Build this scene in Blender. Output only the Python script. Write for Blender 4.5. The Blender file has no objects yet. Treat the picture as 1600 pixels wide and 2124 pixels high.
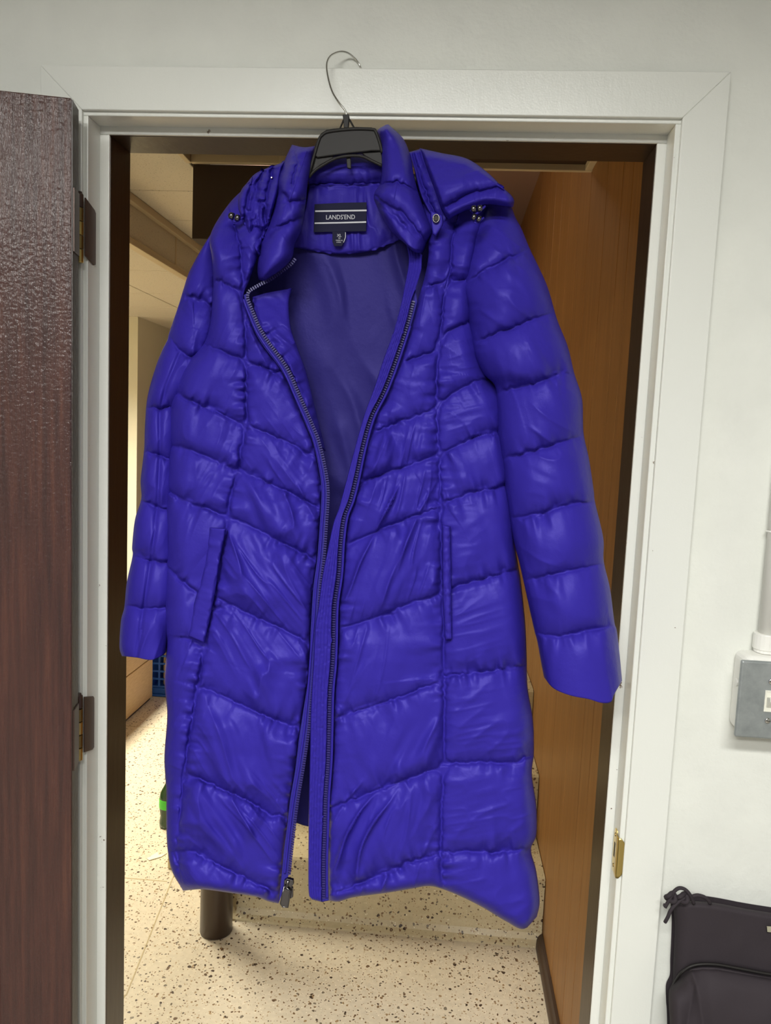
import bpy, bmesh, math, random
import numpy as np
from mathutils import Vector, Matrix

random.seed(7)
SC = bpy.context.scene
COL = SC.collection

# ------------------------------------------------------------------ camera
F_PX, W_PX, H_PX = 1598.0, 1600.0, 2124.0
CAM = np.array([0.55941, -1.22277, 1.54700])
YAW, PITCH, ROLL = -0.071688, 0.104969, 0.043035
cy_, sy_ = math.cos(YAW), math.sin(YAW)
cp_, sp_ = math.cos(PITCH), math.sin(PITCH)
FWD = np.array([sy_ * cp_, cy_ * cp_, -sp_])
R0 = np.array([cy_, -sy_, 0.0])
U0 = np.cross(R0, FWD)
RIGHT = math.cos(ROLL) * R0 + math.sin(ROLL) * U0
UP = -math.sin(ROLL) * R0 + math.cos(ROLL) * U0
cam_d = bpy.data.cameras.new('camera')
cam = bpy.data.objects.new('camera', cam_d)
COL.objects.link(cam)
cam_d.sensor_fit = 'VERTICAL'
cam_d.sensor_height = 24.0
cam_d.lens = 24.0 * F_PX / H_PX
cam_d.clip_start = 0.02
m = Matrix.Identity(4)
for i in range(3):
    m[i][0], m[i][1], m[i][2], m[i][3] = RIGHT[i], UP[i], -FWD[i], CAM[i]
cam.matrix_world = m
SC.camera = cam

# ------------------------------------------------------------------ world, colour management
SC.view_settings.view_transform = 'Standard'
SC.view_settings.look = 'None'
SC.view_settings.exposure = 0.15
SC.view_settings.gamma = 1.0
SC.view_settings.use_curve_mapping = False
wd = bpy.data.worlds.new('world')
wd.use_nodes = True
wd.node_tree.nodes['Background'].inputs[0].default_value = (0.8, 0.85, 0.9, 1)
wd.node_tree.nodes['Background'].inputs[1].default_value = 0.05
SC.world = wd
FRONT_W, FRONT_W2, HALL_W, STAIR_W = 26.0, 74.0, 64.0, 3.5
FRONT_C, HALL_C = (1.0, 1.0, 0.965), (1.0, 0.92, 0.72)

# ------------------------------------------------------------------ helpers
def link(o, parent=None):
    COL.objects.link(o)
    if parent is not None:
        o.parent = parent
    return o

def tag(o, label=None, cat=None, group=None, kind=None):
    if label: o['label'] = label
    if cat: o['category'] = cat
    if group: o['group'] = group
    if kind: o['kind'] = kind
    return o

def empty(name, loc=(0, 0, 0)):
    """root of a thing: an Empty at its base; parts keep world coordinates through the parent inverse"""
    o = bpy.data.objects.new(name, None)
    o.empty_display_size = 0.05
    o.location = loc
    return link(o)

def put(o, parent):
    link(o, parent)
    if parent is not None:
        off = Vector((0, 0, 0))
        q = parent
        while q is not None:
            off += q.location
            q = q.parent
        o.matrix_parent_inverse = Matrix.Translation(-off)
    return o

def bm_obj(name, bm, mat, parent=None, smooth=False, bevel=0.0, seg=2):
    me = bpy.data.meshes.new(name)
    bmesh.ops.recalc_face_normals(bm, faces=bm.faces)
    bm.to_mesh(me); bm.free()
    if smooth:
        me.shade_smooth()
    me.materials.append(mat)
    o = bpy.data.objects.new(name, me)
    put(o, parent)
    if bevel > 0:
        b = o.modifiers.new('bevel', 'BEVEL')
        b.width = bevel; b.segments = seg; b.limit_method = 'ANGLE'
        b.angle_limit = math.radians(40)
    return o

def box(bm, x0, x1, y0, y1, z0, z1):
    vs = [bm.verts.new(c) for c in ((x0,y0,z0),(x1,y0,z0),(x1,y1,z0),(x0,y1,z0),(x0,y0,z1),(x1,y0,z1),(x1,y1,z1),(x0,y1,z1))]
    for f in ((0,1,2,3),(4,7,6,5),(0,4,5,1),(1,5,6,2),(2,6,7,3),(3,7,4,0)):
        bm.faces.new([vs[i] for i in f])
    return vs

def box_obj(name, b, mat, parent=None, bevel=0.0, seg=2):
    bm = bmesh.new(); box(bm, *b)
    return bm_obj(name, bm, mat, parent, False, bevel, seg)

def prism(bm, pts, d):
    """extrude a planar polygon (3D points) by vector d"""
    a = [bm.verts.new(p) for p in pts]
    b = [bm.verts.new(Vector(p) + Vector(d)) for p in pts]
    bm.faces.new(a); bm.faces.new(b[::-1])
    n = len(a)
    for i in range(n):
        bm.faces.new([a[i], b[i], b[(i+1) % n], a[(i+1) % n]])

def tube(bm, pts, r, n=8, cap=True):
    pts = [Vector(p) for p in pts]
    rings = []
    ref = None
    for i, p in enumerate(pts):
        t = (pts[min(i+1, len(pts)-1)] - pts[max(i-1, 0)]).normalized()
        if ref is None:
            ref = t.orthogonal().normalized()
        ref = (ref - t * ref.dot(t)).normalized()
        bi = t.cross(ref)
        rr = r[i] if hasattr(r, '__len__') else r
        rings.append([bm.verts.new(p + rr * (math.cos(a) * ref + math.sin(a) * bi)) for a in [2*math.pi*k/n for k in range(n)]])
    for a, b in zip(rings, rings[1:]):
        for k in range(n):
            bm.faces.new([a[k], a[(k+1) % n], b[(k+1) % n], b[k]])
    if cap:
        bm.faces.new(rings[0][::-1]); bm.faces.new(rings[-1])

def lathe(bm, prof, c, n=24):
    rings = [[bm.verts.new((c[0] + r*math.cos(2*math.pi*k/n), c[1] + r*math.sin(2*math.pi*k/n), c[2] + z)) for k in range(n)] for r, z in prof]
    for a, b in zip(rings, rings[1:]):
        for k in range(n):
            bm.faces.new([a[k], a[(k+1) % n], b[(k+1) % n], b[k]])
    bm.faces.new(rings[0][::-1]); bm.faces.new(rings[-1])

def smooth_pts(pts, n):
    """Catmull-Rom through 3D points, n samples"""
    P_ = np.array(pts, float)
    P_ = np.vstack([2*P_[0]-P_[1], P_, 2*P_[-1]-P_[-2]])
    m_ = len(P_) - 3
    out = []
    for s in np.linspace(0, m_ - 1e-6, n):
        i = int(s); t = s - i
        a, b, c, d = P_[i:i+4]
        out.append(0.5*((2*b) + (-a+c)*t + (2*a-5*b+4*c-d)*t*t + (-a+3*b-3*c+d)*t**3))
    return out

def at(px, py, Y):
    """a photo measurement -> world point at depth Y (vectorised)"""
    px = np.asarray(px, float); py = np.asarray(py, float); Y = np.asarray(Y, float)
    d = FWD[:, None] + RIGHT[:, None]*((px.ravel()-800)/F_PX) - UP[:, None]*((py.ravel()-1062)/F_PX)
    t = (np.broadcast_to(Y, px.shape).ravel() - CAM[1]) / d[1]
    return (CAM[:, None] + d*t).T

def at1(px, py, Y):
    return Vector(at([px], [py], [Y])[0])

# ------------------------------------------------------------------ materials
def mat(name, col, rough=0.5, spec=0.5, metal=0.0, **kw):
    mt = bpy.data.materials.new(name)
    mt.use_nodes = True
    b = mt.node_tree.nodes['Principled BSDF']
    b.inputs['Base Color'].default_value = (*col, 1)
    b.inputs['Roughness'].default_value = rough
    b.inputs['Specular IOR Level'].default_value = spec
    b.inputs['Metallic'].default_value = metal
    for k, v in kw.items():
        b.inputs[k].default_value = v
    return mt

def N(mt, typ, **props):
    n = mt.node_tree.nodes.new(typ)
    for k, v in props.items():
        setattr(n, k, v)
    return n

def L_(mt, a, b):
    mt.node_tree.links.new(a, b)

def noise(mt, scale, detail=3, rough=0.5, stretch=None, coord='Object'):
    tc = N(mt, 'ShaderNodeTexCoord')
    no = N(mt, 'ShaderNodeTexNoise')
    no.inputs['Scale'].default_value = scale
    no.inputs['Detail'].default_value = detail
    no.inputs['Roughness'].default_value = rough
    if stretch:
        mp = N(mt, 'ShaderNodeMapping')
        mp.inputs['Scale'].default_value = stretch
        L_(mt, tc.outputs[coord], mp.inputs[0]); L_(mt, mp.outputs[0], no.inputs['Vector'])
    else:
        L_(mt, tc.outputs[coord], no.inputs['Vector'])
    return no

def ramp(mt, src, stops):
    r = N(mt, 'ShaderNodeValToRGB')
    el = r.color_ramp.elements
    while len(el) < len(stops):
        el.new(0.5)
    for e, (p, c) in zip(el, stops):
        e.position = p
        e.color = (*c, 1) if len(c) == 3 else c
    L_(mt, src, r.inputs[0])
    return r

def base(mt, sock):
    L_(mt, sock, mt.node_tree.nodes['Principled BSDF'].inputs['Base Color'])

def bump(mt, src, strength, dist, prev=None):
    b = N(mt, 'ShaderNodeBump')
    b.inputs['Strength'].default_value = strength
    b.inputs['Distance'].default_value = dist
    L_(mt, src, b.inputs['Height'])
    if prev is not None:
        L_(mt, prev.outputs[0], b.inputs['Normal'])
    L_(mt, b.outputs[0], mt.node_tree.nodes['Principled BSDF'].inputs['Normal'])
    return b

M = {}
M['wall'] = mat('wall_paint', (0.74, 0.74, 0.66), 0.45, 0.4)
n1 = noise(M['wall'], 9, 4); r1 = ramp(M['wall'], n1.outputs[0], [(0.3, (0.73, 0.74, 0.69)), (0.7, (0.79, 0.80, 0.745))]); base(M['wall'], r1.outputs[0])
b1 = bump(M['wall'], noise(M['wall'], 40, 4).outputs[0], 0.35, 0.004); bump(M['wall'], noise(M['wall'], 190, 2).outputs[0], 0.25, 0.001, b1)
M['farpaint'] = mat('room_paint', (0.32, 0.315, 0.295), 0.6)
M['trim'] = mat('trim_gloss_paint', (0.77, 0.78, 0.73), 0.26, 0.5)
nn = noise(M['trim'], 48, 4, 0.65); rr = ramp(M['trim'], nn.outputs[0], [(0.0, (0.77, 0.78, 0.73)), (0.735, (0.77, 0.78, 0.73)), (0.75, (0.25, 0.2, 0.16))]); base(M['trim'], rr.outputs[0])
b1 = bump(M['trim'], noise(M['trim'], 90, 3, stretch=(1, 1, 0.3)).outputs[0], 0.18, 0.0015); bump(M['trim'], noise(M['trim'], 420, 2).outputs[0], 0.2, 0.0006, b1)
M['trim_chip'] = mat('trim_chipped_paint', (0.77, 0.78, 0.73), 0.3, 0.5)
nn = noise(M['trim_chip'], 55, 5, 0.7); rr = ramp(M['trim_chip'], nn.outputs[0], [(0.0, (0.78, 0.785, 0.74)), (0.69, (0.78, 0.785, 0.74)), (0.705, (0.16, 0.11, 0.08))]); base(M['trim_chip'], rr.outputs[0])
bump(M['trim_chip'], noise(M['trim_chip'], 130, 3).outputs[0], 0.3, 0.001)
M['door'] = mat('door_dark_varnish', (0.06, 0.022, 0.016), 0.34, 0.5, **{'Coat Weight': 1.0, 'Coat Roughness': 0.14})
ng = noise(M['door'], 4, 6, 0.6, (30, 30, 1.1)); rg = ramp(M['door'], ng.outputs[0], [(0.3, (0.036, 0.012, 0.010)), (0.55, (0.068, 0.022, 0.016)), (0.75, (0.105, 0.036, 0.022))]); base(M['door'], rg.outputs[0])
b1 = bump(M['door'], noise(M['door'], 7, 5, 0.65, (45, 45, 1.6)).outputs[0], 0.7, 0.004); bump(M['door'], noise(M['door'], 170, 2).outputs[0], 0.7, 0.0016, b1)
L_(M['door'], [n for n in M['door'].node_tree.nodes if n.type == 'BUMP'][-1].outputs[0], M['door'].node_tree.nodes['Principled BSDF'].inputs['Coat Normal'])
M['door_edge'] = mat('door_edge_varnish', (0.035, 0.02, 0.014), 0.4, 0.5)
bump(M['door_edge'], noise(M['door_edge'], 90, 3).outputs[0], 0.5, 0.002)
M['brown'] = mat('jamb_brown_paint', (0.035, 0.019, 0.012), 0.33, 0.5)
bump(M['brown'], noise(M['brown'], 60, 3, stretch=(1, 1, 0.2)).outputs[0], 0.2, 0.002)
M['bulk'] = mat('bulkhead_brown', (0.03, 0.016, 0.011), 0.5, 0.4)
M['mauve'] = mat('stairwell_paint', (0.30, 0.19, 0.17), 0.6, 0.3)
M['plank'] = mat('wood_panel', (0.2, 0.085, 0.025), 0.42, 0.35)
ng = noise(M['plank'], 3, 5, 0.6, (20, 20, 0.8)); rg = ramp(M['plank'], ng.outputs[0], [(0.25, (0.22, 0.10, 0.028)), (0.75, (0.34, 0.165, 0.052))]); base(M['plank'], rg.outputs[0])
bump(M['plank'], noise(M['plank'], 30, 3, stretch=(3, 3, 0.3)).outputs[0], 0.1, 0.001)
M['baseboard'] = mat('dark_baseboard', (0.045, 0.022, 0.012), 0.4, 0.5)
def tile_mat(name, col):
    mt = mat(name, col, 0.9, 0.1)
    v = noise(mt, 160, 3, 0.7); r = ramp(mt, v.outputs[0], [(0.0, tuple(c*0.45 for c in col)), (0.33, tuple(c*0.6 for c in col)), (0.40, col), (1.0, col)])
    base(mt, r.outputs[0]); bump(mt, v.outputs[0], 0.5, 0.002)
    return mt
M['tile'] = tile_mat('ceiling_tile', (0.60, 0.57, 0.51))
M['grid'] = mat('ceiling_trim_cream', (0.54, 0.46, 0.33), 0.5)
M['grid_dark'] = mat('ceiling_shadow_gap', (0.10, 0.06, 0.03), 0.7)
M['hallwall'] = mat('hall_plaster', (0.76, 0.74, 0.62), 0.6)
def terrazzo(name, bg):
    mt = mat(name, bg, 0.32, 0.5)
    tc = N(mt, 'ShaderNodeTexCoord')
    wn = N(mt, 'ShaderNodeTexNoise'); wn.inputs['Scale'].default_value = 70; wn.inputs['Detail'].default_value = 2
    L_(mt, tc.outputs['Object'], wn.inputs['Vector'])
    mixv = N(mt, 'ShaderNodeMix', data_type='VECTOR'); mixv.inputs['Factor'].default_value = 0.012
    L_(mt, tc.outputs['Object'], mixv.inputs[4]); L_(mt, wn.outputs['Color'], mixv.inputs[5])
    prev = None
    cream = noise(mt, 60, 3)
    rc = ramp(mt, cream.outputs[0], [(0.3, tuple(c*0.93 for c in bg)), (0.7, tuple(min(1, c*1.05) for c in bg))])
    prev = rc.outputs[0]
    for sc_, th, cut, cols in ((72, 0.36, 0.40, [(0.0, (0.055, 0.032, 0.02)), (0.45, (0.13, 0.075, 0.04)), (0.75, (0.20, 0.17, 0.13))]),
                          (120, 0.40, 0.62, [(0.0, (0.20, 0.12, 0.06)), (0.5, (0.34, 0.23, 0.12)), (0.8, (0.12, 0.09, 0.06))]),
                          (190, 0.36, 0.45, [(0.0, (0.42, 0.30, 0.17)), (0.6, (0.80, 0.74, 0.60))])):
        vo = N(mt, 'ShaderNodeTexVoronoi'); vo.inputs['Scale'].default_value = sc_
        L_(mt, mixv.outputs[1], vo.inputs['Vector'])
        sep = N(mt, 'ShaderNodeSeparateColor'); L_(mt, vo.outputs['Color'], sep.inputs[0])
        # chip radius varies per cell; many cells have none
        mul = N(mt, 'ShaderNodeMath', operation='SUBTRACT'); L_(mt, sep.outputs[0], mul.inputs[0]); mul.inputs[1].default_value = 1 - cut
        m2 = N(mt, 'ShaderNodeMath', operation='MULTIPLY'); L_(mt, mul.outputs[0], m2.inputs[0]); m2.inputs[1].default_value = th / cut * 1.1
        lt = N(mt, 'ShaderNodeMath', operation='LESS_THAN'); L_(mt, vo.outputs['Distance'], lt.inputs[0]); L_(mt, m2.outputs[0], lt.inputs[1])
        cr = ramp(mt, sep.outputs[1], cols); cr.color_ramp.interpolation = 'CONSTANT'
        mx = N(mt, 'ShaderNodeMix', data_type='RGBA'); L_(mt, lt.outputs[0], mx.inputs['Factor'])
        L_(mt, prev, mx.inputs[6]); L_(mt, cr.outputs[0], mx.inputs[7]); prev = mx.outputs[2]
    base(mt, prev)
    return mt
M['terrazzo'] = terrazzo('terrazzo', (0.66, 0.59, 0.47))
M['terrazzo_step'] = terrazzo('terrazzo_step', (0.56, 0.48, 0.31))
M['strip'] = mat('divider_metal', (0.45, 0.36, 0.2), 0.5, 0.5)
M['frontfloor'] = mat('front_floor', (0.22, 0.2, 0.17), 0.5)
M['pine'] = mat('pale_wood', (0.66, 0.47, 0.23), 0.5)
base(M['pine'], ramp(M['pine'], noise(M['pine'], 5, 4, 0.6, (1, 4, 30)).outputs[0], [(0.3, (0.60, 0.42, 0.20)), (0.7, (0.72, 0.53, 0.28))]).outputs[0])
M['bluep'] = mat('blue_plastic', (0.02, 0.11, 0.55), 0.35, 0.5)
M['green'] = mat('green_label', (0.07, 0.62, 0.04), 0.4)
M['bottle'] = mat('dark_green_bottle', (0.012, 0.05, 0.016), 0.12, 0.6)
M['cap'] = mat('grey_cap', (0.22, 0.25, 0.24), 0.4)
M['brass'] = mat('brass', (0.62, 0.47, 0.16), 0.3, 0.5, 1.0)
M['brassdark'] = mat('worn_brass', (0.30, 0.22, 0.08), 0.38, 0.5, 1.0)
M['leaf'] = mat('painted_hinge_leaf', (0.075, 0.045, 0.035), 0.35, 0.5, 0.35)
M['hole'] = mat('dark_hole', (0.03, 0.025, 0.02), 0.7)
M['chrome'] = mat('chrome_wire', (0.75, 0.74, 0.70), 0.18, 0.5, 1.0)
M['blackp'] = mat('black_plastic', (0.022, 0.020, 0.019), 0.5, 0.22)
bump(M['blackp'], noise(M['blackp'], 500, 2).outputs[0], 0.1, 0.0004)
M['gun'] = mat('gunmetal', (0.16, 0.15, 0.155), 0.25, 0.5, 1.0)
M['galv'] = mat('galvanised_plate', (0.24, 0.27, 0.28), 0.42, 0.5, 0.45)
base(M['galv'], ramp(M['galv'], noise(M['galv'], 45, 4, 0.6).outputs[0], [(0.3, (0.27, 0.295, 0.295)), (0.7, (0.37, 0.395, 0.395))]).outputs[0])
M['ivory'] = mat('ivory_plastic', (0.78, 0.77, 0.68), 0.35)
M['pipe'] = mat('painted_pipe', (0.84, 0.83, 0.78), 0.35, 0.5)
M['bag'] = mat('black_bag_cloth', (0.034, 0.027, 0.032), 0.8, 0.25)
bump(M['bag'], noise(M['bag'], 700, 2).outputs[0], 0.25, 0.0005)
M['bagtag'] = mat('bag_tag', (0.35, 0.33, 0.24), 0.6)
def fabric(name, col, rough=0.43, spec=0.27, tint=(0.42, 0.38, 1.0)):
    mt = mat(name, col, rough, spec)
    b = mt.node_tree.nodes['Principled BSDF']
    b.inputs['Specular Tint'].default_value = (*tint, 1)
    b.inputs['Sheen Weight'].default_value = 0.0
    b.inputs['Sheen Roughness'].default_value = 0.4
    b.inputs['Sheen Tint'].default_value = (0.35, 0.3, 1.0, 1)
    b1 = bump(mt, noise(mt, 1500, 1).outputs[0], 0.12, 0.0003)
    bump(mt, noise(mt, 55, 4, 0.6).outputs[0], 0.22, 0.004, b1)
    return mt
M['shell'] = fabric('violet_shell_nylon', (0.031, 0.0205, 0.29))
M['lining'] = fabric('navy_lining', (0.028, 0.023, 0.16), 0.5, 0.25)
M['tape'] = fabric('zipper_tape', (0.03, 0.024, 0.24), 0.6, 0.3)
M['teeth'] = mat('zipper_teeth_plastic', (0.03, 0.022, 0.15), 0.45, 0.4)
M['navy'] = mat('label_navy', (0.008, 0.008, 0.032), 0.7, 0.2)
M['letter'] = mat('label_thread', (0.62, 0.62, 0.66), 0.7, 0.2)
M['lamp_body'] = mat('lamp_white', (0.8, 0.8, 0.78), 0.4)
def emis(name, col, s):
    mt = mat(name, col, 0.4)
    b = mt.node_tree.nodes['Principled BSDF']
    b.inputs['Emission Color'].default_value = (*col, 1)
    b.inputs['Emission Strength'].default_value = s
    return mt
M['diff_front'] = emis('front_diffuser', FRONT_C, 36.0)
M['diff_hall'] = emis('hall_diffuser', HALL_C, 3.0)

# ------------------------------------------------------------------ lights (ceiling fixtures)
def ceiling_light(name, label, x, y, z, sx, sy, watt, col, dm, deep=0.008, spread=180):
    r = tag(empty(name, (x, y, z)), label, 'light')
    box_obj('housing', (x-sx/2-.02, x+sx/2+.02, y-sy/2-.02, y+sy/2+.02, z-.045, z), M['lamp_body'], r, 0.004)
    box_obj('diffuser', (x-sx/2, x+sx/2, y-sy/2, y+sy/2, z-.0455-deep, z-.0455), dm, r)
    ld = bpy.data.lights.new('lamp', 'AREA')
    ld.shape = 'RECTANGLE'; ld.size = sx; ld.size_y = sy; ld.energy = watt; ld.color = col; ld.spread = math.radians(spread)
    lo = bpy.data.objects.new('lamp', ld)
    lo.location = (x, y, z - .052 - deep)
    put(lo, r)
ZC = 2.75
ceiling_light('ceiling_light', 'white fluorescent fixture on the front room ceiling behind the viewer', -0.15, -3.3, ZC, 1.2, 0.3, FRONT_W, FRONT_C, M['diff_front'], 0.09)
ceiling_light('ceiling_light', 'white fluorescent fixture on the front room ceiling nearest the doorway', 0.5, -2.1, ZC, 1.2, 0.3, FRONT_W2, FRONT_C, M['diff_hall'], 0.008, 155)
ceiling_light('ceiling_light', 'warm fluorescent fixture on the low hall ceiling beyond the soffit', -1.35, 2.0, 2.165, 0.3, 1.2, HALL_W, HALL_C, M['diff_hall'], 0.008, 135)
ceiling_light('ceiling_light', 'added warm fill lamp high in the stairwell above the terrazzo steps', -0.02, 1.75, 2.755, 0.3, 0.3, STAIR_W, HALL_C, M['diff_hall'])  # unseen lamp added to brighten the mauve stairwell

# ------------------------------------------------------------------ structure: front room
def struct(name, b, mt, bevel=0.0, parent=None, label=None):
    o = box_obj(name, b, mt, parent, bevel)
    if parent is None: o['kind'] = 'structure'
    if label: o['label'] = label
    return o
B = 0.112            # depth of the door jamb
OX0, OX1, OZ = 0.0, 0.86, 2.0
bm = bmesh.new()
x0, x1, z1 = -1.7, 2.3, ZC
box(bm, x0, -0.06, 0, B - .004, 0, z1); box(bm, 0.92, x1, 0, B - .004, 0, z1); box(bm, -0.06, 0.92, 0, B - .004, 2.06, z1)
o = bm_obj('wall_front', bm, M['wall']); o['kind'] = 'structure'
struct('wall_left', (-1.8, -1.7, -6.2, B, 0, ZC), M['farpaint'])
struct('wall_right', (2.3, 2.4, -6.2, B, 0, ZC), M['farpaint'])
struct('wall_rear', (-1.8, 2.4, -6.3, -6.2, 0, ZC), M['farpaint'])
struct('ceiling', (-1.8, 2.4, -6.3, B, ZC, ZC + .08), M['farpaint'])
struct('floor', (-1.8, 2.4, -6.3, 0.0, -.06, 0), M['frontfloor'])

# door casing boards (mitred), standing 3 mm off the wall so that a hook can catch behind the top
def casing(name, pts, label):
    bm = bmesh.new()
    prism(bm, [(p[0], -0.004, p[1]) for p in pts], (0, -0.016, 0))
    o = bm_obj(name, bm, M['trim'], None, False, 0.0014, 2)
    o['kind'] = 'structure'; o['label'] = label
    return o
CI0, CI1, CIZ = -0.022, 0.8815, 2.018
CO0, CO1, COZ = -0.088, 0.945, 2.0825
casing('trim_1', [(CO0, COZ), (CO1, COZ), (CI1, CIZ), (CI0, CIZ)], 'white door casing board across the top of the doorway')
casing('trim_2', [(CO1, COZ), (CO1, 0), (CI1, 0), (CI1, CIZ)], 'white door casing board on the right of the doorway')
casing('trim_3', [(CO0, COZ), (CI0, CIZ), (CI0, 0), (CO0, 0)], 'white door casing board behind the open dark door')
bm = bmesh.new()     # spacer battens behind the boards
box(bm, -0.07, 0.93, -0.0038, 0.0005, 2.03, 2.068); box(bm, 0.90, 0.93, -0.0038, 0.0005, 0, 2.04); box(bm, -0.075, -0.045, -0.0038, 0.0005, 0, 2.04)
o = bm_obj('trim_4', bm, M['trim']); o['kind'] = 'structure'
# frame: painted rabbet, stop face, brown inner jamb
RX0, RX1, RZ = -0.015, 0.874, 2.012
bm = bmesh.new()
box(bm, -0.06, RX0, -0.013, 0.030, 0, RZ); box(bm, RX1, 0.92, -0.013, 0.030, 0, RZ); box(bm, -0.06, 0.92, -0.013, 0.030, RZ, 2.06)
o = bm_obj('trim_5', bm, M['trim'], None, False, 0.0015, 2); o['kind'] = 'structure'; o['label'] = 'white rabbet of the door frame'
bm = bmesh.new()
box(bm, -0.055, OX0, 0.0295, 0.034, 0, OZ); box(bm, OX1, 0.915, 0.0295, 0.034, 0, OZ); box(bm, -0.055, 0.915, 0.0295, 0.034, OZ, 2.05)
o = bm_obj('trim_6', bm, M['trim_chip'], None, False, 0.0012, 2); o['kind'] = 'structure'; o['label'] = 'chipped white stop of the door frame'
bm = bmesh.new()
box(bm, -0.055, OX0 + .0005, 0.034, B, 0, OZ - .0005); box(bm, OX1 - .0005, 0.915, 0.034, B, 0, OZ - .0005); box(bm, -0.055, 0.915, 0.034, B, OZ - .0005, 2.05)
o = bm_obj('trim_7', bm, M['brown'], None, False, 0.001, 2); o['kind'] = 'structure'; o['label'] = 'dark brown inner jamb of the doorway'

# strike plate with curved lip, hole and screws
sp = empty('strike_plate', (RX1, 0.0, 0.84)); tag(sp, 'brass strike plate on the white right door jamb', 'strike plate')
zc, hh = 0.877, 0.037
bm = bmesh.new()
outline = []
for k in range(24):
    a = 2*math.pi*k/24
    yy = 0.010 * (1 if math.cos(a) > 0 else -1) * abs(math.cos(a))**0.6
    zz = hh * (1 if math.sin(a) > 0 else -1) * abs(math.sin(a))**0.75
    outline.append((RX1 - .0012, 0.0085 + yy, zc + zz))
prism(bm, outline, (0.0016, 0, 0))
bm_obj('plate', bm, M['brass'], sp, False, 0.0004, 1)
bm = bmesh.new()
rows = []
for z in np.linspace(-.034, .034, 14):
    w = math.sqrt(max(0, 1 - (z/.035)**2))
    rows.append([bm.verts.new((RX1 - .0014 + .0135*max(0, (t-.5)*2)*w, -0.001 - .0145*min(1, t*2) - .001*max(0, t-.5), zc + z)) for t in np.linspace(0, 1, 9)])
for a, b in zip(rows, rows[1:]):
    for k in range(8):
        bm.faces.new([a[k], a[k+1], b[k+1], b[k]])
o = bm_obj('lip', bm, M['brass'], sp, True)
s = o.modifiers.new('thick', 'SOLIDIFY'); s.thickness = 0.0012
box_obj('latch_hole', (RX1 - .0016, RX1 + .001, 0.004, 0.0125, zc - .012, zc + .014), M['hole'], sp, 0.002)
for zz in (-.026, .027):
    bm = bmesh.new(); tube(bm, [(RX1 - .0022, 0.0085, zc + zz), (RX1 + .001, 0.0085, zc + zz)], 0.003, 12)
    bm_obj('screw', bm, M['brassdark'], sp)

# ------------------------------------------------------------------ the open dark door with hinges
A_ = Vector((-0.005, -0.087, 0)); DV = Vector((-0.972, -0.235, 0)).normalized(); NV = Vector((-0.235, 0.972, 0)).normalized()
door = empty('door_1', (A_.x, A_.y, 0.012)); door['kind'] = 'structure'; door['label'] = 'dark red-brown panel door standing open at the left'
def dbox(bm, s0, s1, t0, t1, z0, z1):
    vs = box(bm, s0, s1, t0, t1, z0, z1)
    for v in vs:
        p = A_ + DV*v.co.x + NV*v.co.y
        v.co = Vector((p.x, p.y, v.co.z))
DT = 0.041; DW = 0.83; DZ0, DZ1 = 0.012, 2.008
bm = bmesh.new(); dbox(bm, 0.0, 0.110, 0, DT, DZ0, DZ1); bm_obj('stile', bm, M['door'], door, False, 0.002)
bm = bmesh.new(); dbox(bm, DW-.112, DW, 0, DT, DZ0, DZ1); bm_obj('stile', bm, M['door'], door, False, 0.002)
for z0, z1 in ((DZ0, 0.25), (0.805, 1.0), (1.88, DZ1)):
    bm = bmesh.new(); dbox(bm, 0.110, DW-.112, 0, DT, z0, z1); bm_obj('rail', bm, M['door'], door, False, 0.001)
for z0, z1 in ((0.25, 0.805), (1.0, 1.88)):
    bm = bmesh.new(); dbox(bm, 0.110, DW-.112, .012, DT-.012, z0, z1); dbox(bm, .15, DW-.152, .006, DT-.006, z0+.04, z1-.04)
    bm_obj('panel', bm, M['door'], door, False, 0.003)
bm = bmesh.new(); dbox(bm, -0.0012, 0.0003, 0.0015, DT-.0015, DZ0+.002, DZ1-.002); bm_obj('edge_strip', bm, M['door_edge'], door)
for sgn in (-1,):
    bm = bmesh.new(); p = A_ + DV*(DW-.06)
    tube(bm, [p + NV*.001 + Vector((0,0,.95)), p - NV*.035 + Vector((0,0,.95)), p - NV*.04 + Vector((0,0,.95)), p - NV*.065 + Vector((0,0,.95))], [.012, .012, .027, .02], 16)
    bm_obj('knob', bm, M['brass'], door, True)
for z0, z1 in ((1.786, 1.890), (0.980, 1.092)):
    hg = bpy.data.objects.new('hinge', None); hg.empty_display_size = .02; put(hg, door)
    hx, hy = -0.0205, -0.031
    bm = bmesh.new()
    pts = [(RX0 + .0003, -0.026, z0+.012), (RX0 + .0003, -0.026, z1-.004), (RX0 + .0003, 0.006, z1-.014), (RX0 + .0003, 0.010, z1-.018), (RX0 + .0003, 0.010, z0+.006), (RX0 + .0003, 0.004, z0+.004)]
    prism(bm, pts, (0.0022, 0, 0))
    def hput(o):
        o.parent = hg
        o.matrix_parent_inverse = Matrix.Translation(-(hg.matrix_parent_inverse.to_translation() + Vector(door.location)))
        return o
    hput(bm_obj('leaf', bm, M['leaf'], door, False, .0005, 1))
    bm = bmesh.new(); dbox(bm, -.0035, -.001, 0.004, 0.036, z0+.006, z1-.006)
    hput(bm_obj('leaf', bm, M['leaf'], door, False, .0005, 1))
    n = 5
    for k in range(n):
        a = z0 + (z1-z0)*k/n + .0006; b = z0 + (z1-z0)*(k+1)/n - .0006
        bm = bmesh.new(); tube(bm, [(hx, hy, a), (hx, hy, b)], 0.0065, 14)
        hput(bm_obj('knuckle', bm, M['leaf'] if k == n-1 else (M['brassdark'] if k % 2 else M['brass']), door, False, .0006, 1))
    bm = bmesh.new(); tube(bm, [(hx, hy, z1-.001), (hx, hy, z1+.003)], [.0055, .004], 14)
    hput(bm_obj('pin_cap', bm, M['leaf'], door))

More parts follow.
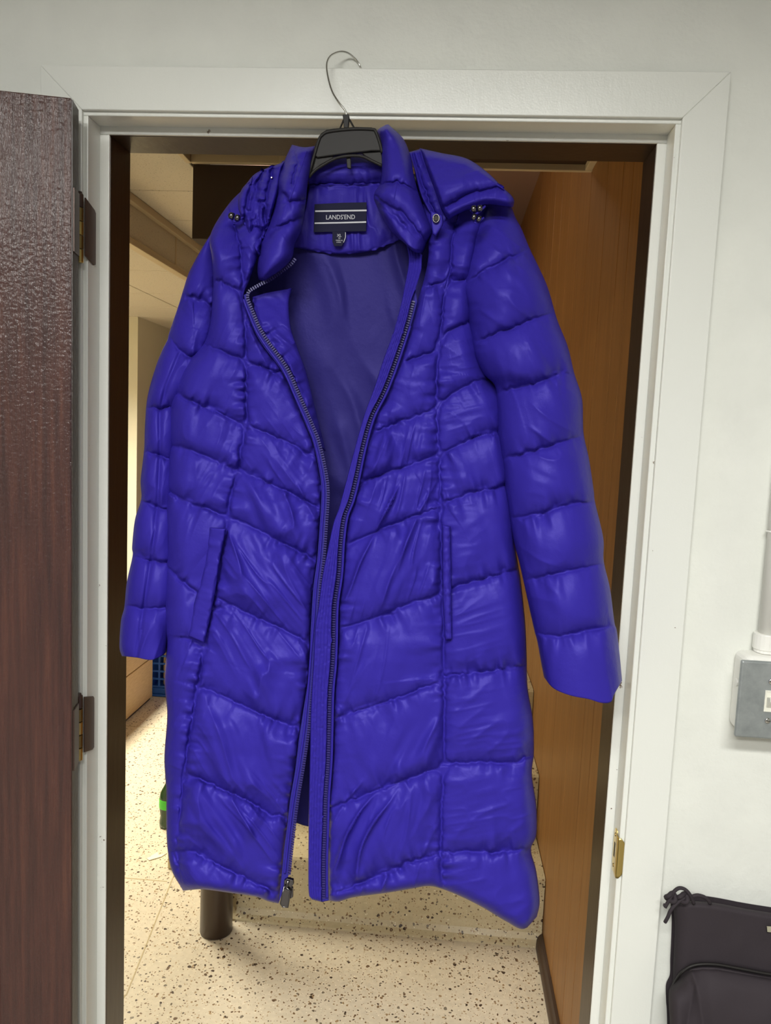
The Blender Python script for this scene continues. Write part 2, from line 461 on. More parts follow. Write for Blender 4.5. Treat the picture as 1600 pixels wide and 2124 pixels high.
# ------------------------------------------------------------------ hall beyond the doorway
ZU, ZL, XS = 2.32, 2.17, -0.57
hf = struct('floor', (-3.2, 0.99, 0.0, 6.2, -.05, 0), M['terrazzo'])
hf['label'] = 'cream terrazzo hall floor with dark chips'
def strip(a, b, w=.0035):
    a, b = Vector((*a, 0)), Vector((*b, 0)); d = (b-a).normalized(); n = Vector((-d.y, d.x, 0))*w/2
    bm = bmesh.new(); prism(bm, [a-n-Vector((0,0,.004)), a+n-Vector((0,0,.004)), b+n-Vector((0,0,.004)), b-n-Vector((0,0,.004))], (0, 0, .0046))
    bm_obj('divider_strip', bm, M['strip'], hf)
strip((-0.215, 0.15), (-0.225, 0.66)); strip((-0.222, 0.657), (-0.29, 1.22)); strip((-3.1, 1.165), (-0.30, 1.18)); strip((-1.6, 2.45), (-.35, 2.45))
struct('threshold_1', (0.0, 0.86, 0.0, B, -0.002, 0.006), M['brown'])
# right hall wall: a wall with wood planks as pieces
hw = struct('wall_hall_right', (0.955, 1.05, B, 6.2, 0, 2.85), M['brown'])
ys = [B, .235, .345, .45, .545, .65, .84, 1.08, 1.28, 1.48, 1.68, 1.88, 2.08, 2.4, 2.8, 3.2, 3.6, 4.0]
for a, b in zip(ys, ys[1:]):
    o = box_obj('plank', (0.938, 0.957, a + .002, b - .002, 0.0, 2.80), M['plank'], hw, 0.0008, 1)
bm = bmesh.new()
prof = [(0.939, 0.03)] + [(0.939 - .024*math.sin(t), .03*math.cos(t)) for t in np.linspace(0.1, math.pi/2, 6)] + [(0.939, 0.0)]
prism(bm, [(p[0], B + .002, p[1]) for p in prof], (0, 1.036 - B, 0))
o = bm_obj('baseboard_right', bm, M['baseboard']); o['kind'] = 'structure'
# ceiling: high part with tiles, soffit, low part with tiles
hc = struct('ceiling', (XS + .002, 0.96, B - .002, 6.2, ZU + .02, ZU + .06), M['grid_dark'])
def ctile(x0_, x1_, y0_, y1_, z, par, mt=None):
    box_obj('tile', (x0_+.003, x1_-.003, y0_+.003, y1_-.003, z, z+.022), mt or M['tile'], par, .002, 1)
hc.hide_render = False
for (xa, xb) in ((XS, -.243), (-.226, .33)):
    ye = [B, .44, .74, 1.04] if xb > 0 else [B, .44, .74, 1.04, 1.41, 1.78, 2.15, 2.52, 2.89, 3.26, 3.63, 4.0]
    for a, b in zip(ye, ye[1:]):
        ctile(xa, xb, a, b, ZU, hc)
ctile(.33, .925, B, 0.72, ZU, hc)
box_obj('dark_panel', (.345, .923, .72, 1.085, ZU - .001, ZU + .03), M['bulk'], hc)
# bare the stairwell: the high ceiling stops at y = 1.1 for x > -.22 (built as a separate slab above)
me = hc.data
bm = bmesh.new(); box(bm, XS+.002, -.222, B-.002, 6.2, ZU+.02, ZU+.06); box(bm, -.222, .96, B-.002, 1.16, ZU+.02, ZU+.06); bm.to_mesh(me); bm.free()
box_obj('edge_trim', (-.243, -.226, 0.2, 1.10, ZU-.012, ZU+.02), M['grid'], hc, .002)
box_obj('edge_trim', (-.226, .04, 1.088, 1.104, ZU-.012, ZU+.02), M['grid'], hc, .002)
box_obj('edge_trim', (.04, .94, 1.080, 1.096, ZU-.018, ZU+.02), M['grid'], hc, .002)
box_obj('edge_trim', (.918, .938, .985, 1.08, ZU-.018, ZU+.02), M['grid'], hc, .002)
sf = struct('trim_8', (XS - .03, XS, B, 6.2, ZL - .0, ZU + .03), M['tile']); sf['label'] = 'tan soffit face stepping down to the low hall ceiling'
box_obj('soffit_trim', (XS - .002, XS + .022, B, 6.2, ZU - .028, ZU - .001), M['grid'], sf, .002)
box_obj('shadow_line', (XS - .002, XS + .010, B, 6.2, ZU - .0009, ZU + .006), M['grid_dark'], sf)
box_obj('soffit_trim', (XS - .032, XS + .004, B, 6.2, ZL - .012, ZL + .012), M['grid'], sf, .002)
box_obj('joint_trim', (XS - .002, XS + .002, 1.925, 1.939, ZL, ZU - .028), M['grid'], sf)
lc = struct('ceiling', (-3.2, XS - .03, B, 6.2, ZL + .02, ZL + .06), M['grid_dark'])
for (xa, xb) in ((XS-.03-.34, XS-.03), (-1.55, XS-.03-.34), (-2.16, -1.55), (-2.8, -2.16)):
    ye = [B, .5, 1.0, 1.5, 2.0, 2.56, 3.0, 3.42, 3.9, 4.4, 5.0, 5.6, 6.2]
    for a, b in zip(ye, ye[1:]):
        ctile(xa, xb, a, b, ZL, lc)
# stairwell bulkhead, its high ceiling
o = struct('trim_9', (-.224, .40, 1.104, 1.20, 2.093, ZU - .012), M['bulk'], .002); o['label'] = 'dark brown bulkhead above the left end of the steps'
struct('ceiling', (-.23, .96, 1.16, 6.2, 2.76, 2.82), M['mauve'])
struct('wall_stairs', (-.23, .94, 3.9, 4.0, 0, 2.76), M['mauve'])
struct('wall_stairs', (-.224, -.19, 2.6, 3.9, .0, ZU + .001), M['mauve'])
struct('wall_stairs', (-.224, -.19, 1.16, 3.9, ZU + .001, 2.76), M['mauve'])
# far walls of the hall
struct('wall_hall_pier', (-3.2, -1.33, 3.42, 6.2, 0, ZL + .03), M['hallwall'])
struct('wall_hall_far', (-1.33, -.19, 5.2, 5.3, 0, ZU + .03), M['hallwall'])
struct('wall_hall_left', (-3.3, -3.2, B, 6.2, 0, ZL + .06), M['hallwall'])
struct('wall_hall_front', (-3.2, -.06, B, B + .06, 0, ZU + .03), M['hallwall'])

# terrazzo stairs with rounded cove foot
st = empty('stairs', (0.4, 1.04, 0)); tag(st, 'terrazzo stairs rising behind the violet coat', 'stairs')
X0, X1 = -0.05, 0.936
for k in range(3):
    y = 1.04 + .27*k; z = .205*(k+1)
    bm = bmesh.new()
    if k == 0:
        pr = [(y - .034, 0.0), (y - .032, .006), (y - .018, .016), (y - .006, .030), (y, .055), (y, z - .006), (y + .006, z), (y + .29, z), (y + .29, 0)]
    else:
        pr = [(y, z - .205 + .0005), (y, z - .006), (y + .006, z), (y + (.29 if k < 2 else 2.0), z), (y + (.29 if k < 2 else 2.0), z - .205 + .0005)]
    prism(bm, [(X0, p[0], p[1]) for p in pr], (X1 - X0, 0, 0))
    bm_obj('step', bm, M['terrazzo_step'], st)
box_obj('side_curb', (-.325, X0 - .001, 1.25, 2.3, 0, .16), M['terrazzo_step'], st, .006)
# dark round newel post
nw = empty('newel_post', (-.063, .99, 0)); tag(nw, 'dark brown round post standing at the foot of the terrazzo stairs', 'post')
bm = bmesh.new(); lathe(bm, [(.047, 0), (.049, .004), (.049, 1.02), (.046, 1.03)], (-.063, .955, 0), 32)
bm_obj('shaft', bm, M['brown'], nw, True)
bm = bmesh.new(); lathe(bm, [(.052, 1.0305), (.056, 1.04), (.05, 1.06), (.03, 1.08), (.005, 1.088)], (-.063, .955, 0), 32)
bm_obj('cap', bm, M['brown'], nw, True)

# pale wooden chest, blue crate, green bottle
ch = empty('wooden_chest', (-1.3, 2.1, 0)); tag(ch, 'pale wooden chest against the far side of the hall floor', 'chest')
box_obj('side_board', (-1.04, -1.0, 1.3, 2.86, .012, .235), M['pine'], ch, .003)
box_obj('side_board', (-1.04, -1.002, 1.3, 2.86, .239, .47), M['pine'], ch, .003)
box_obj('carcass', (-1.6, -1.041, 1.3, 2.86, .012, .468), M['pine'], ch, .003)
box_obj('lid', (-1.62, -.985, 1.28, 2.865, .472, .50), M['pine'], ch, .004)
box_obj('plinth', (-1.58, -1.006, 1.32, 2.84, 0, .0118), M['baseboard'], ch)
cr = empty('storage_crate', (-.85, 3.05, 0)); tag(cr, 'blue plastic grid crate on the floor beside the pale chest', 'crate')
CX0, CX1, CY0, CY1, CH = -1.03, -.62, 2.905, 3.22, .46
bm = bmesh.new(); box(bm, CX0-.025, CX1+.025, CY0-.02, CY1+.02, 0.0, .014); box(bm, CX0-.012, CX1+.012, CY0-.012, CY1+.012, .0145, .048)
bm_obj('base_tray', bm, M['bluep'], cr, False, .005)
for k in range(9):
    x = CX0 + (CX1-CX0)*k/8
    box_obj('upright_bar', (x-.005, x+.005, CY0-.004, CY0+.006, .047, CH), M['bluep'], cr, .001, 1)
for k in range(10):
    z = .055 + (CH-.06)*k/9
    box_obj('cross_bar', (CX0-.004, CX1+.004, CY0-.006, CY0+.003, z-.005, z+.005), M['bluep'], cr, .001, 1)
bm = bmesh.new(); box(bm, CX0, CX0+.012, CY0+.008, CY1, .047, CH); box(bm, CX1-.012, CX1, CY0+.008, CY1, .047, CH); box(bm, CX0, CX1, CY1-.012, CY1+.001, .047, CH)
bm_obj('wall_panel', bm, M['bluep'], cr)
box_obj('rim', (CX0-.012, CX1+.012, CY0-.014, CY0+.012, CH-.001, CH+.022), M['bluep'], cr, .003)
for k in range(3):
    x = CX0 + .055 + k*.12
    o = box_obj('wood_block', (x, x+.055, CY0+.05, CY0+.25, .049, .43), M['pine'], None, .006)
    tag(o, ('pale wood block at the left inside the blue grid crate', 'pale wood block in the middle of the blue grid crate', 'pale wood block at the right inside the blue grid crate')[k], 'wood block', 'wood blocks inside the blue crate')
bt = empty('soda_bottle', (-.425, 1.535, 0)); tag(bt, 'dark green soda bottle with a bright green label on the hall floor', 'bottle')
bc = (-.425, 1.535, 0)
bm = bmesh.new(); lathe(bm, [(.024, 0), (.033, .004), (.034, .02), (.030, .045), (.034, .07), (.0345, .115), (.030, .138), (.018, .160), (.0125, .172), (.0125, .186)], bc, 24); bm_obj('body', bm, M['bottle'], bt, True)
bm = bmesh.new(); lathe(bm, [(.0350, .078), (.0354, .080), (.0354, .112), (.0350, .114)], bc, 24); bm_obj('label_band', bm, M['green'], bt, True)
bm = bmesh.new(); lathe(bm, [(.0145, .187), (.015, .190), (.015, .203), (.013, .205)], bc, 20); bm_obj('cap', bm, M['cap'], bt, True)
bm = bmesh.new()
pc = [(-.405,1.29),(-.388,1.305),(-.372,1.318),(-.360,1.345),(-.373,1.335),(-.385,1.325),(-.395,1.345),(-.408,1.318),(-.418,1.30)]
prism(bm, [(p[0], p[1], .0004) for p in pc], (0, 0, .003))
tag(bm_obj('paper_scrap', bm, M['hallwall'], None, False), 'small torn white paper scrap lying on the terrazzo floor', 'paper scrap')

# ------------------------------------------------------------------ right wall: conduit, switch, bag
cd = empty('conduit_pipe', (1.07, -.018, 1.25)); tag(cd, 'white painted conduit pipe running up the wall from the switch box', 'pipe')
bm = bmesh.new(); tube(bm, [(1.071, -.017, 1.262), (1.071, -.017, 2.3)], .0125, 20); bm_obj('pipe', bm, M['pipe'], cd, True)
bm = bmesh.new(); tube(bm, [(1.071, -.017, 1.232), (1.071, -.017, 1.237), (1.071, -.017, 1.2375), (1.071, -.017, 1.262)], [.017, .017, .019, .019], 20); bm_obj('coupling', bm, M['pipe'], cd, False, .001)
bm = bmesh.new(); tube(bm, [(1.071 + .0145*math.cos(t), -.017 - .0145*math.sin(t), 1.42) for t in np.linspace(-.3, math.pi+.3, 14)], .0015, 6); bm_obj('strap', bm, M['pipe'], cd)
sw = empty('light_switch', (1.075, -.03, 1.16)); tag(sw, 'grey metal toggle light switch on a white surface box by the right edge', 'light switch')
box_obj('back_box', (1.030, 1.125, -.050, 0.0008, 1.108, 1.2315), M['pipe'], sw, .012, 4)
box_obj('wall_plate', (1.0215, 1.1355, -.0575, -.0503, 1.108, 1.2275), M['galv'], sw, .003, 3)
sx, sz = 1.067, 1.1675
bm = bmesh.new()
for b_ in ((sx-.0075, sx-.0055), (sx+.0055, sx+.0075)): box(bm, b_[0], b_[1], -.0592, -.0570, sz-.0165, sz+.0165)
for b_ in ((sz-.0165, sz-.0145), (sz+.0145, sz+.0165)): box(bm, sx-.0055, sx+.0055, -.0592, -.0570, b_[0], b_[1])
box(bm, sx-.0055, sx+.0055, -.0582, -.0570, sz-.0145, sz+.0145)
bm_obj('toggle_frame', bm, M['ivory'], sw, False, .0003, 1)
bm = bmesh.new(); prism(bm, [(sx-.0045, -.0580, sz-.011), (sx-.0045, -.0580, sz+.006), (sx-.004, -.0690, sz+.009), (sx-.004, -.0700, sz+.003)], (.009, 0, 0)); bm_obj('toggle', bm, M['ivory'], sw, False, .001, 2)
for zz in (.0305, -.0305):
    bm = bmesh.new(); lathe(bm, [(.0045, 0), (.0045, .001), (.003, .002), (.0005, .0023)], (0, 0, 0), 16)
    bmesh.ops.rotate(bm, verts=bm.verts, cent=(0,0,0), matrix=Matrix.Rotation(math.pi/2, 3, 'X'))
    bmesh.ops.translate(bm, verts=bm.verts, vec=(sx, -.0574, sz+zz))
    sc_o = bm_obj('screw', bm, M['chrome'], sw, True)
    box_obj('screw_slot', (sx-.0035, sx+.0035, -.0600, -.0594, sz+zz-.0005, sz+zz+.0005), M['hole'], sw)
bm = bmesh.new(); tube(bm, [(1.0315, -.03, 1.185), (1.026, -.03, 1.185)], .006, 12); bm_obj('knockout', bm, M['pipe'], sw, False, .001)

# ------------------------------------------------------------------ cloth machinery (numpy)
def hash01(ix, iy, seed):
    v = np.sin(ix*127.1 + iy*311.7 + seed*74.7)*43758.5453
    return v - np.floor(v)
def vnoise(x, y, seed=0):
    ix, iy = np.floor(x), np.floor(y)
    fx, fy = x-ix, y-iy
    fx = fx*fx*fx*(fx*(6*fx-15)+10); fy = fy*fy*fy*(fy*(6*fy-15)+10)
    a = hash01(ix, iy, seed); b = hash01(ix+1, iy, seed); c = hash01(ix, iy+1, seed); d = hash01(ix+1, iy+1, seed)
    return (a*(1-fx)+b*fx)*(1-fy) + (c*(1-fx)+d*fx)*fy     # 0..1
def sstep(a, b, x):
    t = np.clip((x-a)/(b-a), 0, 1); return t*t*(3-2*t)
def arc(poly, n, smooth=True):
    p = np.array(poly, float)
    if smooth and len(p) > 2:
        p = np.array(smooth_pts(np.c_[p, np.zeros(len(p))], max(80, 12*len(p))))[:, :2]
    s = np.r_[0, np.cumsum(np.hypot(*np.diff(p, axis=0).T))]
    t = np.linspace(0, s[-1], n)
    return np.c_[np.interp(t, s, p[:, 0]), np.interp(t, s, p[:, 1])]
def coons(Lp, Rp, Tp, Bp, nu, nv):
    l, r = arc(Lp, nv), arc(Rp, nv)
    t = arc(Tp, nu) if Tp is not None else np.linspace(l[0], r[0], nu)
    b = arc(Bp, nu) if Bp is not None else np.linspace(l[-1], r[-1], nu)
    # pin corners
    u = np.linspace(0, 1, nu)[None, :, None]; v = np.linspace(0, 1, nv)[:, None, None]
    t = t + (l[0]-t[0])*(1-u[0]) + (r[0]-t[-1])*u[0]
    b = b + (l[-1]-b[0])*(1-u[0]) + (r[-1]-b[-1])*u[0]
    S = (1-u)*l[:, None] + u*r[:, None] + (1-v)*t[None] + v*b[None] - ((1-u)*(1-v)*l[0] + u*(1-v)*r[0] + (1-u)*v*l[-1] + u*v*r[-1])
    return S[..., 0], S[..., 1], np.broadcast_to(u[..., 0], S.shape[:2]), np.broadcast_to(v[..., 0], S.shape[:2])
def seam_field(X, Y, seams):
    """list of (distance, along, side) arrays for each seam polyline"""
    out = []
    P_ = np.c_[X.ravel(), Y.ravel()]
    for sm in seams:
        p = np.array(sm, float)
        best = np.full(len(P_), 1e9); al = np.zeros(len(P_)); sd = np.zeros(len(P_)); ny = np.zeros(len(P_))
        acc = 0.0
        for a, b in zip(p, p[1:]):
            d = b-a; ln = np.hypot(*d)
            if ln < 1e-6: continue
            w = P_-a
            t = np.clip((w@d)/ln**2, 0, 1)
            q = w - t[:, None]*d
            dist = np.hypot(q[:, 0], q[:, 1])
            k = dist < best
            best[k] = dist[k]; al[k] = acc + t[k]*ln
            sd[k] = np.sign(d[0]*w[k, 1]-d[1]*w[k, 0])
            ny[k] = q[k, 1]/np.maximum(dist[k], 1e-3)
            acc += ln
        out.append((best.reshape(X.shape), al.reshape(X.shape), sd.reshape(X.shape), ny.reshape(X.shape)))
    return out
def quilt(X, Y, seams, puff=.012, s=24.0, pucker=.0016, pleat=.0022, seed=1, lines=(), ldepth=.004, lw=5.0):
    """pillow height (m) over sewn seams given in photo measure, with gathered puckers along them"""
    fl = [(np.abs(d + np.where(sd >= 0, 1, -1)*4.0*(vnoise(a/8.0, i*9.1 + 0*d, seed) - .5)*sstep(40, 0, d)), a, sd, ny)
          for i, (d, a, sd, ny) in enumerate(seam_field(X, Y, seams))]      # stitch line wanders a little
    k = 7.0
    acc = np.zeros_like(X); acc2 = np.zeros_like(X)
    for d, a, sd, ny in fl:
        de = np.where(ny > 0, d/(1+.5*ny), d*(1-.4*ny))      # down sags: slow rise below a seam, steep above one
        acc += np.exp(-de/k); acc2 += (de+1.5)**-1.5
    dm = -k*np.log(np.clip(acc, 1e-30, None))
    dm = np.maximum(dm, 0)
    hh = acc2**(-1/1.5)
    h = .35*puff*(1-np.exp(-dm/(s*.6))) + puff*.034*60*(1-np.exp(-hh/60))
    # a V-shaped stitch groove
    h -= 0.0030*np.exp(-(dm/2.8)**2)
    for i, (d, a, sd, ny) in enumerate(fl):
        sg = seed*13.7 + i*3.1
        side = (sd > 0)*5.3
        w1 = vnoise(a/11.0 + side, d/38.0 + sg, sg) - .5
        w2 = vnoise(a/27.0 + side*2, d/90.0 + sg, sg+1) - .5
        amp = 0.35 + 1.3*sstep(.35, .75, vnoise(a/70.0 + sg, side + 0*d, sg+2))
        h += amp*pucker*2*w1*np.exp(-d/16.0)*sstep(0, 4, d)
        h += amp*pleat*2*w2*np.exp(-d/48.0)*sstep(0, 8, d)
    for d, a, sd, ny in seam_field(X, Y, lines):
        h -= ldepth*np.exp(-(d/lw)**2) + .5*ldepth*np.exp(-d/(lw*3))
    return h, dm
def folds(X, Y, ang, amp, w=22.0, ln=170.0, seed=3, sharp=1.6):
    """satin drag folds: ridged streaks along direction ang (degrees from photo x axis, y down)"""
    c, s_ = math.cos(math.radians(ang)), math.sin(math.radians(ang))
    a = X*c + Y*s_; b = -X*s_ + Y*c
    b = b + 22*(vnoise(a/130.0, b/160.0, seed+9)-.5)
    n1_ = vnoise(b/w, a/ln, seed); n2_ = vnoise(b/(w*.45)+7, a/(ln*.6), seed+1)
    r = (1-np.abs(2*n1_-1))**sharp
    m_ = sstep(.35, .7, vnoise(X/95.0, Y/120.0, seed+4))
    return amp*(r*m_ + .35*(n2_-.5)*m_ + .25*(n1_-.5))
def grid_obj(name, P_, nu, nv, mt, parent, closed=False, thick=0.0, label=None, flip=False):
    me = bpy.data.meshes.new(name)
    idx = np.arange(nu*nv).reshape(nv, nu)
    if closed:
        idx = np.c_[idx, idx[:, 0]]
    a, b, c, d = idx[:-1, :-1], idx[:-1, 1:], idx[1:, 1:], idx[1:, :-1]
    q = np.stack([a, d, c, b] if not flip else [a, b, c, d], -1).reshape(-1, 4)
    me.vertices.add(nu*nv); me.vertices.foreach_set('co', np.ascontiguousarray(P_, np.float32).ravel())
    me.loops.add(q.size); me.loops.foreach_set('vertex_index', q.ravel().astype(np.int32))
    me.polygons.add(len(q)); me.polygons.foreach_set('loop_start', np.arange(0, q.size, 4, dtype=np.int32))
    me.update(calc_edges=True)
    me.polygons.foreach_set('use_smooth', np.ones(len(q), bool))
    me.materials.append(mt)
    o = bpy.data.objects.new(name, me)
    put(o, parent)
    if thick:
        s = o.modifiers.new('thickness', 'SOLIDIFY'); s.thickness = thick; s.offset = -1
    if label: o['label'] = label
    return o
def rnd(d, e, depth):
    t = 1-np.clip(d/e, 0, 1)
    return depth*(1-np.sqrt(np.clip(1-t*t, 0, 1)))
def edges(X, Y):
    """distance in photo measure to the four sides of a patch"""
    dl = np.hypot(X-X[:, :1], Y-Y[:, :1]); dr = np.hypot(X-X[:, -1:], Y-Y[:, -1:])
    dt = np.hypot(X-X[:1], Y-Y[:1]); db = np.hypot(X-X[-1:], Y-Y[-1:])
    return dl, dr, dt, db

# ------------------------------------------------------------------ the violet coat
coat = empty('puffer_coat', tuple(at1(700, 300, -.06)))
tag(coat, 'long violet-blue quilted down coat hanging open in the doorway', 'coat')
YZ = -0.135          # front edge depth
def front_base(X, Y, xc, halfw):
    b = -.118 + .022*((X-xc)/halfw)**2
    b += .055*sstep(540, 380, Y)            # shoulders fall back on the hanger
    b += -.012*sstep(900, 1700, Y)
    return b

# --- viewer-left front
LL = [(512,386),(474,424),(437,486),(440,540),(442,600),(431,692),(391,748),(368,790),(355,830),(352,923),(345,1038),(346,1094),(345,1160),(342,1226),(344,1306),(346,1338),(341,1412),(347,1482),(341,1571),(345,1641),(345,1712),(348,1765),(357,1807),(380,1848)]
LR = [(575,400),(545,500),(518,580),(506,612),(512,645),(530,690),(548,720),(575,755),(592,782),(608,818),(636,884),(650,920),(662,975),(667,1022),(663,1094),(658,1160),(650,1219),(645,1300),(640,1400),(628,1482),(620,1535),(612,1600),(602,1659),(596,1712),(589,1765),(585,1807),(578,1874)]
LB = [(380,1848),(396,1846),(424,1845),(477,1852),(530,1860),(558,1870),(578,1874)]
L_princess = [(486,467),(498,507),(504,566),(508,637),(510,745),(512,880),(503,916),(494,972),(480,1022),(472,1080),(457,1160),(444,1242),(424,1334),(417,1387),(406,1447),(392,1535),(385,1588),(378,1641),(371,1712),(364,1765),(372,1800)]
L_seams = [
 [(451,582),(477,592),(506,612)],
 [(428,715),(461,728),(510,748),(546,761),(576,771),(600,783)],
 [(362,814),(408,837),(444,850),(512,882),(559,900),(609,923),(655,948)],
 [(352,923),(395,933),(441,953),(496,975),(559,1002),(609,1025),(668,1058)],
 [(345,1018),(395,1042),(474,1072),(510,1084),(576,1121),(660,1161)],
 [(342,1170),(378,1206),(408,1227)],
 [(449,1239),(512,1271),(583,1302),(650,1338)],
 [(376,1322),(400,1326),(424,1341)],
 [(414,1426),(442,1433),(512,1468),(583,1497),(626,1510)],
 [(385,1602),(442,1627),(512,1659),(565,1691),(604,1693)],
 [(366,1765),(406,1768),(459,1797),(512,1821),(575,1852)],
]
def front_panel(name, Lp, Rp, Bp, Tp, seams, princess, outer, foldang, seed, nu=165, nv=610):
    X, Y, u, v = coons(Lp, Rp, Tp, Bp, nu, nv)
    dl, dr, dt, db = edges(X, Y)
    do, dz = (dl, dr) if outer == 'L' else (dr, dl)
    allseams = seams + [princess] + [Rp if outer == 'L' else Lp]
    h, dm = quilt(X, Y, allseams, puff=.0135, s=30, seed=seed, pucker=.0048, pleat=.0050)
    # centre section gets satin drag folds, the side section stays smooth
    pr = seam_field(X, Y, [princess])[0]
    xs = np.interp(Y.ravel(), [p[1] for p in princess], [p[0] for p in princess]).reshape(X.shape)
    centre = sstep(-8, 14, (X-xs)*(1 if outer == 'L' else -1))
    fmask = (1-np.exp(-dm/14.0))
    h += centre*fmask*(folds(X, Y, foldang, .0155, 36, 230, seed, 2.4) + folds(X, Y, foldang-14, .0042, 18, 170, seed+40, 3.2)) + (1-centre)*fmask*(folds(X, Y, foldang+25, .0030, 34, 120, seed+5) + folds(X, Y, foldang+50, .0016, 14, 80, seed+45, 2.6))
    xc = 660 if outer == 'L' else 700
    y0 = front_base(X, Y, xc, 400)
    y0 = y0 + rnd(do, 46, .055)*sstep(560, 760, Y) + rnd(do, 22, .03)*sstep(760, 560, Y)
    y0 = y0 + rnd(db, 22, .018) + rnd(dz, 16, .008)
    y = y0 - h*(1-np.exp(-db/10.0)*.5)
    return grid_obj(name, at(X, Y, y), nu, nv, M['shell'], coat, thick=.004)
front_panel('front_panel', LL, LR, LB, [(512,386),(545,392),(575,400)], L_seams, L_princess, 'L', 66, 11)

# --- viewer-right front
RL = [(872,425),(886,480),(889,525),(882,570),(866,626),(853,674),(828,753),(806,810),(780,862),(762,924),(747,994),(736,1037),(723,1072),(716,1125),(711,1191),(703,1256),(701,1335),(694,1434),(691,1515),(689,1582),(684,1650),(682,1717),(680,1785),(682,1868)]
RR = [(1016,424),(1002,462),(988,510),(980,560),(976,610),(980,650),(988,690),(998,740),(1016,780),(1040,815),(1048,860),(1052,920),(1060,985),(1066,1037),(1068,1086),(1070,1134),(1077,1182),(1081,1205),(1090,1290),(1093,1357),(1095,1425),(1106,1492),(1108,1560),(1104,1605),(1113,1672),(1113,1731),(1102,1762),(1113,1807),(1120,1868),(1114,1902)]
RB = [(682,1868),(703,1870),(735,1861),(802,1852),(850,1844),(888,1838),(915,1843),(960,1861),(1005,1884),(1050,1911),(1086,1927),(1114,1902)]
R_princess = [(946,466),(938,500),(934,560),(924,600),(911,709),(906,775),(907,845),(911,941),(913,1037),(915,1125),(915,1221),(919,1245),(922,1407),(922,1587),(917,1650),(915,1776),(917,1840)]
R_seams = [
 [(880,594),(905,588),(925,585),(962,578)],
 [(849,745),(880,735),(904,727),(911,709),(932,687),(958,674),(980,668)],
 [(775,897),(814,880),(862,862),(908,847),(911,838),(941,814),(985,790),(1010,785)],
 [(749,1002),(775,989),(841,967),(910,944),(950,924),(981,908),(1029,897),(1050,890)],
 [(726,1127),(797,1094),(862,1070),(913,1052),(919,1042),(972,1024),(1037,1009),(1062,1002)],
 [(705,1302),(731,1298),(797,1274),(862,1247),(916,1233)],
 [(940,1219),(994,1202),(1037,1191),(1078,1180)],
 [(697,1491),(757,1470),(825,1447),(920,1410)],
 [(922,1402),(1005,1393),(1093,1381)],
 [(686,1676),(703,1670),(802,1632),(870,1605),(922,1591)],
 [(922,1583),(1005,1580),(1068,1582),(1106,1562)],
 [(700,1850),(721,1843),(780,1816),(847,1789),(915,1771)],
 [(916,1771),(960,1765),(1027,1767),(1101,1760)],
]
front_panel('front_panel', RL, RR, RB, [(872,425),(940,416),(1016,424)], R_seams, R_princess, 'R', 118, 23, 185, 610)

# --- sleeves: closed quilted tubes
def sleeve(name, Lp, Rp, Bp, seams, y0f, Df, seed, mt=None, nth=200, nv=460, lines=()):
    half = nth//2
    l, r = arc(Lp, nv), arc(Rp, nv)
    b = arc(Bp, 60)
    th = np.linspace(0, math.pi, half, endpoint=False)
    front_u = (1-np.cos(th))/2
    u = np.r_[front_u, (1-np.cos(th+math.pi))/2]
    U = u[None, :]; V = np.linspace(0, 1, nv)[:, None]
    X = (1-U)*l[:, :1] + U*r[:, :1]; Y = (1-U)*l[:, 1:] + U*r[:, 1:]
    # cuff curve
    bx = np.interp(u, np.linspace(0, 1, 60), b[:, 0]); by = np.interp(u, np.linspace(0, 1, 60), b[:, 1])
    X = X + V**14*(bx - X[-1])[None]; Y = Y + V**14*(by - Y[-1])[None]
    ang = np.r_[th, th+math.pi][None, :]
    h, dm = quilt(X, Y, seams, puff=.0135, s=30, seed=seed, pucker=.0050, pleat=.0050, lines=lines, ldepth=.004)
    h += (1-np.exp(-dm/14))*folds(X, Y, 35 if seed > 40 else 110, .0045, 36, 130, seed)
    sn = np.sin(ang)
    hw_ = np.hypot(*(r-l).T)[:, None]
    D = Df(Y, hw_)
    y = y0f(X, Y, U) - (D + h*np.minimum(1, np.abs(sn)*2.2))*sn
    # turned-in cuff
    X2 = [X]; Y2 = [Y]; y2 = [y]
    cx, cyy, cz = X[-1].mean(), Y[-1].mean(), y[-1].mean()
    for sc_, up in ((.93, 1), (.90, 14), (.88, 60)):
        X2.append((cx + (X[-1]-cx)*sc_)[None]); Y2.append((cyy + (Y[-1]-cyy)*sc_ - up)[None]); y2.append((cz + (y[-1]-cz)*sc_)[None])
    X, Y, y = np.vstack(X2), np.vstack(Y2), np.vstack(y2)
    return grid_obj(name, at(X, Y, y), nth, len(X), mt or M['shell'], coat, closed=True)
SLo = [(440,481),(414,524),(392,566),(381,599),(371,632),(359,667),(350,694),(347,706),(336,728),(322,765),(306,824),(301,880),(299,933),(292,995),(293,1035),(280,1078),(274,1134),(275,1153),(263,1209),(258,1259),(251,1288),(248,1341),(253,1361)]
SLi = [(478,472),(484,520),(486,566),(484,613),(474,692),(440,752),(404,796),(375,840),(368,900),(366,960),(364,1050),(366,1160),(362,1260),(352,1320),(347,1352)]
SLb = [(253,1361),(283,1364),(311,1369),(329,1364),(347,1352)]
SL_seams = [
 [(371,632),(400,612),(421,624),(448,640)],
 [(350,697),(370,724),(390,738),(415,742)],
 [(303,845),(330,848),(380,840)],
 [(299,936),(335,946),(370,958)],
 [(293,1037),(326,1053),(366,1058)],
 [(275,1153),(309,1163),(366,1168)],
 [(259,1255),(296,1263),(362,1258)],
 [(444,483),(448,566),(448,613),(442,692),(412,748)],
]
